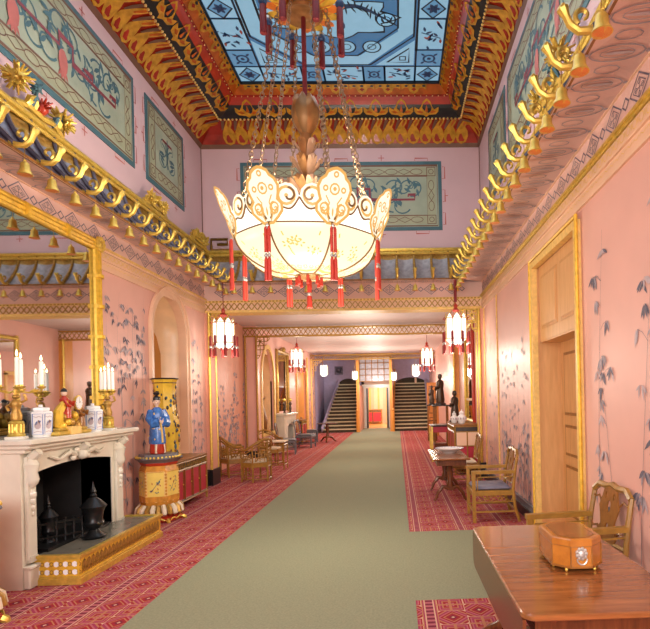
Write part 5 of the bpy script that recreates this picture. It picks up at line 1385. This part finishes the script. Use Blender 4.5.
# octagonal plan, long axis along the gallery
hw, hl, c_ = .138, .215, .08
def octp(e): return [(-hw + c_ - e * .4, -hl - e), (hw - c_ + e * .4, -hl - e), (hw + e, -hl + c_ - e * .4), (hw + e, hl - c_ + e * .4), (hw - c_ + e * .4, hl + e), (-hw + c_ - e * .4, hl + e), (-hw - e, hl - c_ + e * .4), (-hw - e, -hl + c_ - e * .4)]
def octstack(b, lev):
    L = [[(x, y, z) for x, y in octp(e)] for e, z in lev]; n = 8
    b.add(sum(L, []), [tuple(range(7, -1, -1)), tuple(range(8 * (len(L) - 1), 8 * len(L)))] + [(i * 8 + k, i * 8 + (k + 1) % 8, i * 8 + 8 + (k + 1) % 8, i * 8 + 8 + k) for i in range(len(L) - 1) for k in range(8)])
b = B().mi(0); octstack(b, [(0, .022), (0, .118)])
b.mi(1); octstack(b, [(.005, .018), (.005, .026)])
for x, y in octp(.001): b.bar((x, y, .026), (x, y, .118), .006, .006)
b.build('body', ['satin', 'bamboodk'], cs)
b = B().mi(0); octstack(b, [(0, .121), (0, .150), (-.008, .156)]); b.mi(2)
octstack(b, [(-.03, .1562), (-.03, .1572)]); b.mi(1); octstack(b, [(-.036, .1574), (-.036, .1582)])
b.mi(2); octstack(b, [(.001, .118), (.001, .1215)])
b.build('lid', ['satin', 'mahog', 'bamboodk'], cs)
b = B(); 
for s in (-1,):
    y = s * (hl + .004); b.mi(0).ball((.0, y, .085), .022, 10, 1, .5, 1.0)
    for k in range(9): a = k * .7; b.ball((.026 * C_(a), y, .088 + .024 * S_(a)), .010, 6, 1, .6)
    b.tube([(.028 * C_(a), y - .008, .066 + .028 * S_(a)) for a in [PI + k * PI / 8 for k in range(9)]], .004, 6)
b.build('mask_handle', 'bead', cs, True, 'silver lion mask with ring handle')
for x, y in ((-hw + .06, -hl + .02), (hw - .06, -hl + .02), (-hw + .015, -hl + .11), (hw - .015, -hl + .11), (-hw + .015, hl - .1), (hw - .015, hl - .1), (-hw + .07, hl - .02), (hw - .07, hl - .02)): B().ball((x, y, .010), .010, 8).build('foot', 'gold', cs, True)

# ------------------------------------------------------------------ farther table with bowl
ft = thing('pedestal_table', 'small wooden table with claw feet holding a white bowl', 'table', (.82, 9.1, 0), 0)
b = B().rbox(-.28, -.78, .69, .30, .82, .715, .01); b.build('table_top', 'mahog', ft)
b = B().box(-.22, -.7, .60, .24, .72, .69); b.build('frieze', 'mahogdk', ft)
for y in (-.48, .5):
    b = B().lathe([(.045, .22), (.06, .26), (.035, .34), (.05, .46), (.04, .56), (.06, .60)], (0, y, 0), 12); b.bar((0, y, .19), (0, y, .25), .11, .11); b.build('column', 'mahogdk', ft, True)
    for s in (-1, 1): B().tube([(s * .04, y, .22), (s * .12, y, .24), (s * .20, y, .14), (s * .23, y, .05), (s * .26, y, .02)], [.035, .034, .026, .02, .02], 8).build('leg', 'mahogdk', ft, True)
B().bar((0, -.48, .22), (0, .5, .22), .04, .05).build('stretcher', 'mahogdk', ft)
bw = thing('porcelain_bowl', 'wide white shallow bowl on the small claw-footed table', 'bowl', (.88, 9.25, .715), 0)
b = B().lathe([(.10, 0), (.11, .012), (.19, .05), (.245, .075), (.25, .082), (.235, .078), (.18, .058), (.09, .025), (.001, .022)], n=28); b.build('bowl', 'white', bw, True)
b = B()
for k in range(24): a = k * PI / 12; b.ball((.222 * C_(a), .222 * S_(a), .076), .008, 6, 1, 1, .4)
b.build('painted_rim', 'blueglaze', bw)

# ------------------------------------------------------------------ right wall beyond: mirror, cabinet, jars, stands, statues
cabR = red_cabinet((1.22, 12.25, 0), PI, 'tall gilt-edged cabinet with red panels on right wall carrying two jars', 1.5, .52, 1.07, 'red and gilt cabinets', 4)
B().box(-.50, .757, .62, -.03, .762, .90).build('upper_panel', 'plaster', cabR); B().tube([(-.26, .765, .12), (-.26, .765, .92)], .016, 6).tube([(-.5, .765, .61), (-.02, .765, .61)], .012, 6).build('mullion', 'bamboo', cabR)
rm = thing('pier_mirror', 'tall narrow gilt-framed mirror on the right wall above the cabinet', 'mirror', (XR, 13.0, 1.06), 0)
B().box(-.02, -.62, 0.06, -.005, .62, 2.2).build('glass', 'mirror', rm)
for y in (-.68, .68): B().tube([(-.03, y, 0), (-.03, y, 2.35)], .045, 8).tube([(-.03, y + .06, 0), (-.03, y + .06, 2.3)], .02, 6).build('frame_post', 'gold' if y > 0 else 'red', rm, True)
B().tube([(-.03, -.7, 2.28), (-.03, .7, 2.28)], .05, 8).tube([(-.03, -.7, .03), (-.03, .7, .03)], .04, 8).build('frame_rail', 'gold', rm, True)
B().box(-.05, -.5, .5, -.02, .5, .56).build('glass_bar', 'golddark', rm)
for (x, y, s, l) in ((1.40, 11.75, 1.0, 'clear white ginger jar at the front of the right wall cabinet'), (1.28, 12.15, .85, 'smaller pale jar behind the white ginger jar on the cabinet')):
    j = thing('ginger_jar', l, 'jar', (x, y, 1.07), 0, 'pale jars on the right cabinet')
    b = B().mi(0).lathe([(.06 * s, 0), (.07 * s, .01), (.10 * s, .10 * s), (.095 * s, .16 * s), (.05 * s, .20 * s), (.045 * s, .22 * s)], n=16)
    for k in range(10): a = k * .628; b.mi(1).ball((.098 * s * C_(a), .098 * s * S_(a), .12 * s), .02 * s, 6, 1, 1, 1.3)
    b.build('body', ['white', 'grey2'], j, True); B().lathe([(.055 * s, .22 * s), (.06 * s, .24 * s), (.04 * s, .27 * s), (.012, .28 * s), (.018, .30 * s), (.001, .32 * s)], n=14).build('lid', 'white', j, True)

def statue(label, loc, h, rz, m='bronze', grp='standing figures on the right side'):
    root = thing('statuette', label, 'statuette', loc, rz, grp); s = h / .7
    b = B().lathe([(.13 * s, 0), (.13 * s, .03 * s), (.10 * s, .05 * s)], n=12).build('base', 'darkwood', root)
    b = B().lathe([(.09 * s, .05 * s), (.10 * s, .12 * s), (.085 * s, .28 * s), (.075 * s, .36 * s), (.09 * s, .47 * s), (.08 * s, .53 * s), (.03 * s, .565 * s), (.028 * s, .58 * s), (.05 * s, .61 * s), (.052 * s, .65 * s), (.03 * s, .69 * s), (.001, .70 * s)], n=14, sy=.8)
    b.tube([(0, .075 * s, .51 * s), (.03 * s, .11 * s, .41 * s), (.10 * s, .06 * s, .38 * s)], [.035 * s, .036 * s, .04 * s], 8); b.tube([(0, -.075 * s, .51 * s), (.02 * s, -.12 * s, .42 * s), (.09 * s, -.05 * s, .34 * s)], [.035 * s, .036 * s, .04 * s], 8)
    b.build('figure', m, root, True); B().ball((0, 0, .665 * s), .05 * s, 8, 1, 1, .7).build('hat', 'black', root, True); return root
def stand(label, loc, w, h, m='bamboodk'):
    root = thing('display_stand', label, 'stand', loc, 0, 'dark display stands on the right side')
    B().rbox(-w / 2 - .04, -w / 2 - .04, h - .035, w / 2 + .04, w / 2 + .04, h, .01).build('top', 'darkwood', root)
    B().rbox(-w / 2, -w / 2, .02, w / 2, w / 2, .30 if h > 1.2 else .08, .01).build('base', 'mahogdk', root)
    B().rbox(-w / 2 + .0, -w / 2, h * .55, w / 2, w / 2, h * .55 + .03, .006).build('shelf', 'mahogdk', root)
    for sx in (-1, 1):
        for sy in (-1, 1): B().tube([(sx * w * .44, sy * w * .44, 0), (sx * w * .44, sy * w * .44, h - .03)], .022, 8).build('leg', m, root, True)
    return root
statue('dark standing figure between the jars and the tall mirror on the right cabinet', (1.36, 12.75, 1.07), .74, PI)
stand('tall dark four-legged stand under the largest statue', (1.28, 15.95, 0), .44, 1.42)
statue('largest robed statue standing on the nearer tall dark stand', (1.28, 15.95, 1.42), .92, PI)
stand('slim dark stand by the orange door with a smaller statue', (1.30, 20.2, 0), .34, 1.36)
statue('smaller dark statue beside the open orange door', (1.30, 20.2, 1.36), .72, PI)
rt = thing('side_table', 'low dark side table with gilt legs behind the red panel cabinet', 'table', (1.12, 14.2, 0), 0)
B().rbox(-.27, -.4, .90, .3, .4, .935, .01).build('table_top', 'darkwood', rt); B().rbox(-.24, -.37, .75, .27, .37, .90, .01).build('frieze', 'redpanel', rt)
for sx in (-.24, .27):
    for sy in (-.36, .36): B().bar((sx, sy, 0), (sx, sy, .9), .045, .045).build('leg', 'gold', rt)
B().rbox(-.24, -.36, .12, .27, .36, .15, .006).build('shelf', 'mahogdk', rt)
od = thing('wooden_door', 'orange wooden door leaf standing open on the right near the stairs', 'door', (1.72, 22.6, 0), 0)
b = B().mi(0).box(-.46, -.025, .02, .0, .025, 2.25); b.mi(1)
for z0, z1 in ((.15, .8), (.95, 1.35), (1.5, 2.1)): b.mi(1).box(-.38, -.032, z0, -.08, -.025, z1); b.mi(0).box(-.35, -.036, z0 + .04, -.11, -.03, z1 - .04)
b.build('leaf', ['orangewood', 'bamboodk'], od); B().ball((-.40, -.05, 1.05), .03, 8).build('knob', 'gold', od, True)
B().tube([(0, .0, 0), (0, .0, 2.3)], .02, 6).build('hinge_post', 'orangewood', od)

# ------------------------------------------------------------------ far left: second chimneypiece, mirror, red cabinet, tripod table
f2 = thing('fireplace', 'small white marble fireplace far down the left wall', 'fireplace', (X3L, 18.55, 0))
arc = [(.45, 0)] + [(.45 * C_(PI * k / 10), .72 + .14 * S_(PI * k / 10)) for k in range(11)] + [(-.45, 0)]
B().plate(lambda u, v, w: (.30 - w, u, v), [[(-.95, 0), (-.45, 0)] + list(reversed(arc))[1:-1] + [(.45, 0), (.95, 0), (.95, 1.15), (-.95, 1.15)]], .28).build('surround', 'marble', f2)
B().rbox(0, -1.02, 1.15, .38, 1.02, 1.22, .01).build('mantel_shelf', 'marble', f2); B().box(.0, -.45, 0, .02, .45, .9).build('firebox', 'soot', f2)
m2 = thing('overmantel_mirror', 'gilt mirror above the small far fireplace on the left wall', 'mirror', (X3L, 18.75, 1.24), 0)
B().box(0, -.85, .05, .012, .85, 2.0).build('glass', 'mirror', m2)
for y in (-.9, .9): B().tube([(.03, y, 0), (.03, y, 2.1)], .055, 8).build('frame_post', 'golddark', m2, True)
B().tube([(.03, -.95, 2.06), (.03, .95, 2.06)], .06, 8).build('frame_top', 'golddark', m2, True)
B().ball((.06, 0, 2.15), .10, 8).tube([(.05, -.4, 2.1), (.06, 0, 2.22), (.05, .4, 2.1)], .03, 6).build('crest', 'golddark', m2, True)
for y, l in ((18.1, 'tiny gilt ornament on the far mantelpiece, nearer one'), (19.1, 'tiny gilt ornament on the far mantelpiece, farther one')):
    o = thing('mantel_ornament', l, 'ornament', (X3L + .2, y, 1.22), 0, 'ornaments on the far mantelpiece')
    B().lathe([(.06, 0), (.03, .05), (.05, .15), (.03, .25), (.06, .3), (.02, .38)], n=10).build('stem', 'bronze', o, True); B().ball((0, 0, .44), .06, 8).build('head', 'gold', o, True)
vz = thing('floor_vase', 'tall brown vase standing in the far left arched niche', 'vase', (X3L - .18, 16.55, .70), 0)
B().lathe([(.12, 0), (.16, .1), (.19, .35), (.13, .6), (.08, .75), (.08, .95), (.14, 1.05), (.12, 1.05), (.001, 1.0)], n=18).build('body', 'bamboodk', vz, True)
B().lathe([(.14, -.0), (.15, .02), (.12, .04)], n=18).build('foot', 'bronze', vz, True)
red_cabinet((-3.5, 20.4, 0), 0, 'red cabinet with dark frame far along the left wall before the stairs', .9, .42, .92, 'red and gilt cabinets', 2)
tt = thing('tripod_table', 'dark tripod table by the foot of the left staircase', 'table', (-2.72, 21.0, 0), 0)
B().lathe([(.001, .70), (.40, .70), (.41, .715), (.40, .73), (.001, .73)], n=24).build('table_top', 'mahogdk', tt, True)
B().lathe([(.09, .16), (.06, .22), (.04, .35), (.07, .5), (.05, .66), (.1, .70)], n=12).build('column', 'mahogdk', tt, True)
for k in range(3): a = k * 2.094 + .5; B().tube([(.05 * C_(a), .05 * S_(a), .2), (.18 * C_(a), .18 * S_(a), .17), (.28 * C_(a), .28 * S_(a), .06), (.34 * C_(a), .34 * S_(a), .02)], [.04, .035, .028, .025], 8).build('leg', 'mahogdk', tt, True)

# ------------------------------------------------------------------ stair hall at the end
LX0, LX1 = -3.68, -1.96; RX0, RX1 = -.22, 1.55; YF = 26.45
def stair(label, x0, x1, lean):
    root = thing('staircase', label, 'staircase', ((x0 + x1) / 2, YF, 0), 0, 'twin staircases at the far end'); cx_ = (x0 + x1) / 2; n = 14; rise, run = 2.42 / n, .215
    for k in range(n):
        a = x0 - cx_ + lean[0] * k / n; c = x1 - cx_ + lean[1] * k / n
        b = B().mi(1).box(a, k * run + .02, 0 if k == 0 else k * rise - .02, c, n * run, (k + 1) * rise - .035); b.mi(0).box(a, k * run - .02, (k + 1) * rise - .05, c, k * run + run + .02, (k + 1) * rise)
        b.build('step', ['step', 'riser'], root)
    for e, (xx, ln) in enumerate(((x0 - cx_, lean[0]), (x1 - cx_, lean[1]))):
        inner = (e == 1) == (x0 < -1)
        if inner:
            b = B().tube([(xx + .02, -.05, .0), (xx + .02, -.05, 1.0)], .07, 8); b.ball((xx + .02, -.05, 1.06), .08, 8); b.build('newel_post', 'orangewood', root, True)
            b = B().bar((xx + .02, 0, .85), (xx + ln, n * run, 2.42 + .75), .06, .07); b.build('handrail', 'orangewood', root)
            b = B()
            for k in range(n): f = (k + .5) / n; b.tube([(xx + .02 + (ln - .02) * f, f * n * run, f * 2.42), (xx + .02 + (ln - .02) * f, f * n * run, f * 2.42 + .85)], .018, 5)
            b.build('balusters', 'orangewood', root)
        b = B().bar((xx, -.03, .12), (xx + ln, n * run, 2.42 + .12), .06, .26); b.build('string_board', 'lilacblue' if not inner else 'orangewood', root)
    return root
stair('left carpeted staircase rising at the far end of the gallery', LX0, LX1, (.55, -.12))
stair('right carpeted staircase rising beside the orange door at the far end', RX0, RX1, (.12, 0))
YE = YF + 14 * .215
def hall(x0, x1, zt):
    P = lambda u, v, w: (u, YE + w, v)
    c, h = (x0 + x1) / 2, (x1 - x0) / 2; ar = [(x1, .2)] + [(c + h * C_(PI * k / 12), zt + .38 * S_(PI * k / 12)) for k in range(13)] + [(x0, .2)]
    return ar
b = B().mi(0); P = lambda u, v, w: (u, YE + w, v)
b.plate(P, [[(X2L, -.02), (LX1 + .04, -.02), (LX1 + .04, 4.0), (X2L, 4.0)], hall(LX0 + .5, LX1 - .12, 2.35)], .08)
b.plate(P, [[(RX0 - .02, -.02), (XR, -.02), (XR, 4.0), (RX0 - .02, 4.0)], hall(RX0 + .12, RX1 + .1, 2.35)], .08)
b.mi(1).box(X2L, YE + .5, 0, LX1, YE + .55, 4); b.box(RX0, YE + .5, 0, XR, YE + .55, 4)
D = Draw(b, lambda u, v: (u, YE - .01, v)); D.rect(-3.35, 2.95, -2.9, 3.4, 2); D.circ(-3.12, 3.2, .12, 0, .05, 10)
struct(b.build('wall_back', ['lilacblue', 'riser', 'ink']))
struct(B().box(X3L - .05, 26.2, 0, X3L + .0, YE, 4.0).build('wall_left', 'lilacblue'))
struct(B().box(X2L, Y4 + .1, 3.95, XR + .1, Y5 + .3, 4.05).build('ceiling', 'ceil'))
# passage between the stairs
PX0, PX1 = -1.84, -.36
b = B().mi(0); b.box(LX1, YF + .05, 0, PX0, Y5, 2.3); b.box(PX1, YF + .05, 0, RX0, Y5, 2.3)
struct(b.build('wall_passage_left', 'pinkdeep'))
b = B()
for x in (LX1 + .06, RX0 - .06): b.box(x - .07, YF - .08, 0, x + .07, YF + .06, 3.5)
struct(b.build('trim_27', 'orangewood'))
d3 = struct(empty('door_3', (-1.07, Y5, 0)))
DW, DH = .66, 2.2
b = B()
for s in (-1, 1): b.box(s * DW - .06, -.06, 0, s * DW + .06, .06, DH + .06)
b.box(-DW - .1, -.07, DH, DW + .1, .06, DH + .10); b.box(-DW - .16, -.10, DH + .10, DW + .16, .06, DH + .17); b.build('door_frame', 'marble', d3)
for s in (-1, 1):
    b = B(); b.box(s * DW - s * .062, -.05, .02, s * DW - s * .16, .62, DH - .02); b.build('door_leaf', 'darkwood', d3)
b = B().mi(0).box(LX1, Y5, 0, -1.07 - DW - .05, Y5 + .1, 4.0); b.box(-1.07 + DW + .05, Y5, 0, RX0, Y5 + .1, 4.0); b.box(LX1, Y5, DH, RX0, Y5 + .1, 4.0); struct(b.build('wall_back', 'plaster'))
b = B().mi(0); z0, z1 = 2.50, 3.72
for k in range(6): x = lerp(LX1 + .1, RX0 - .1, k / 5); b.box(x - .02, YF + .9, z0, x + .02, YF + .94, z1)
for k in range(5): z = lerp(z0, z1, k / 4); b.box(LX1 + .05, YF + .9, z - .018, RX0 - .05, YF + .94, z + .018)
b.mi(1).box(LX1 + .05, YF + .95, z0, RX0 - .05, YF + .97, z1); struct(b.build('window_2', ['bamboodk', 'tilegrey']))
# bright room through the door
struct(B().box(-3.2, Y5 + .1, -.05, 1.0, 35.2, 0).build('floor', 'farfloor'))
b = B().mi(0).box(-3.2, 35.2, 0, 1, 35.3, 3.2); b.box(-3.3, Y5 + .1, 0, -3.2, 35.3, 3.2); b.box(1, Y5 + .1, 0, 1.1, 35.3, 3.2); b.box(-3.3, Y5 + .1, 3.2, 1.1, 35.3, 3.3)
b.mi(1)
for k in range(5): x = -2.3 + k * .55; b.box(x - .06, 35.1, 0, x + .06, 35.2, 3.0)
b.mi(2).box(-1.5, 35.12, .9, -.9, 35.18, 2.6)
struct(b.build('wall_back', ['plaster', 'goldpaint', 'cream']))
red_cabinet((-1.55, 34.2, 0), -PI / 2, 'red cabinet glimpsed through the far doorway', 1.1, .4, .9, 'red and gilt cabinets', 2)

# ------------------------------------------------------------------ light
w = bpy.data.worlds.new('world'); sc.world = w; w.use_nodes = True
w.node_tree.nodes['Background'].inputs[0].default_value = (1, .93, .85, 1); w.node_tree.nodes['Background'].inputs[1].default_value = .5
def area(name, loc, rot, sx, sy, e, c=(1, .95, .88)):
    d = bpy.data.lights.new(name, 'AREA'); d.shape = 'RECTANGLE'; d.size = sx; d.size_y = sy; d.energy = e; d.color = c
    o = bpy.data.objects.new(name, d); col.objects.link(o); o.location = loc; o.rotation_euler = rot; return o
def point(name, loc, e, r=.15, c=(1, .88, .72)):
    d = bpy.data.lights.new(name, 'POINT'); d.energy = e; d.shadow_soft_size = r; d.color = c
    o = bpy.data.objects.new(name, d); col.objects.link(o); o.location = loc; return o
area('rear_fill_light', (-1, -3.2, 2.6), (math.radians(82), 0, 0), 5, 2.2, 430, (1, .96, .92))  # broad fill added behind the camera; no window is modelled there
area('overhead_fill_light', (-1, -1.0, 3.6), (math.radians(35), 0, 0), 4, 1.5, 130, (1, .94, .88))  # second fill added behind the camera, tilted forward, without a fixture
point('chandelier_lamp', (-.94, 6.0, 3.66), 420, .35)
point('chandelier_lamp_low', (-.94, 6.0, 2.2), 150, .3)
area('skylight_daylight', (-.92, 6.0, 7.45), (0, 0, 0), 3.2, 7.5, 120, (.85, .92, 1))
for x in (-3.25, 1.1): point('lantern_lamp', (x, 18.0, 2.45), 45, .12); point('lantern_lamp', (x, 10.4, 2.45), 40 if x > 0 else 18, .12)
for x in (-3.2, .9): point('lantern_lamp', (x, 23.8, 2.4), 40, .12)
point('hall_fill_light', (-1, 13.6, 2.3), 120, .5); point('hall_fill_light', (-1, 18.8, 2.3), 130, .5); point('hall_fill_light', (-1, 23, 2.3), 110, .5); point('hall_fill_light', (-1, 26.0, 2.4), 120, .2, (1, .93, .9))  # free-floating fill points added to brighten the gallery; no fixtures
point("far_room_fill_light", (-.9, 31.6, 2.9), 520, .3, (1, .9, .75))  # fill added to brighten the room past the door; no lamp there
sc.view_settings.view_transform = 'Standard'; sc.view_settings.look = 'None'; sc.view_settings.exposure = 0
sc.cycles.sample_clamp_indirect = 4; sc.cycles.max_bounces = 8; sc.cycles.diffuse_bounces = 5; sc.cycles.caustics_reflective = False; sc.cycles.caustics_refractive = False
sc.cycles.use_denoising = True
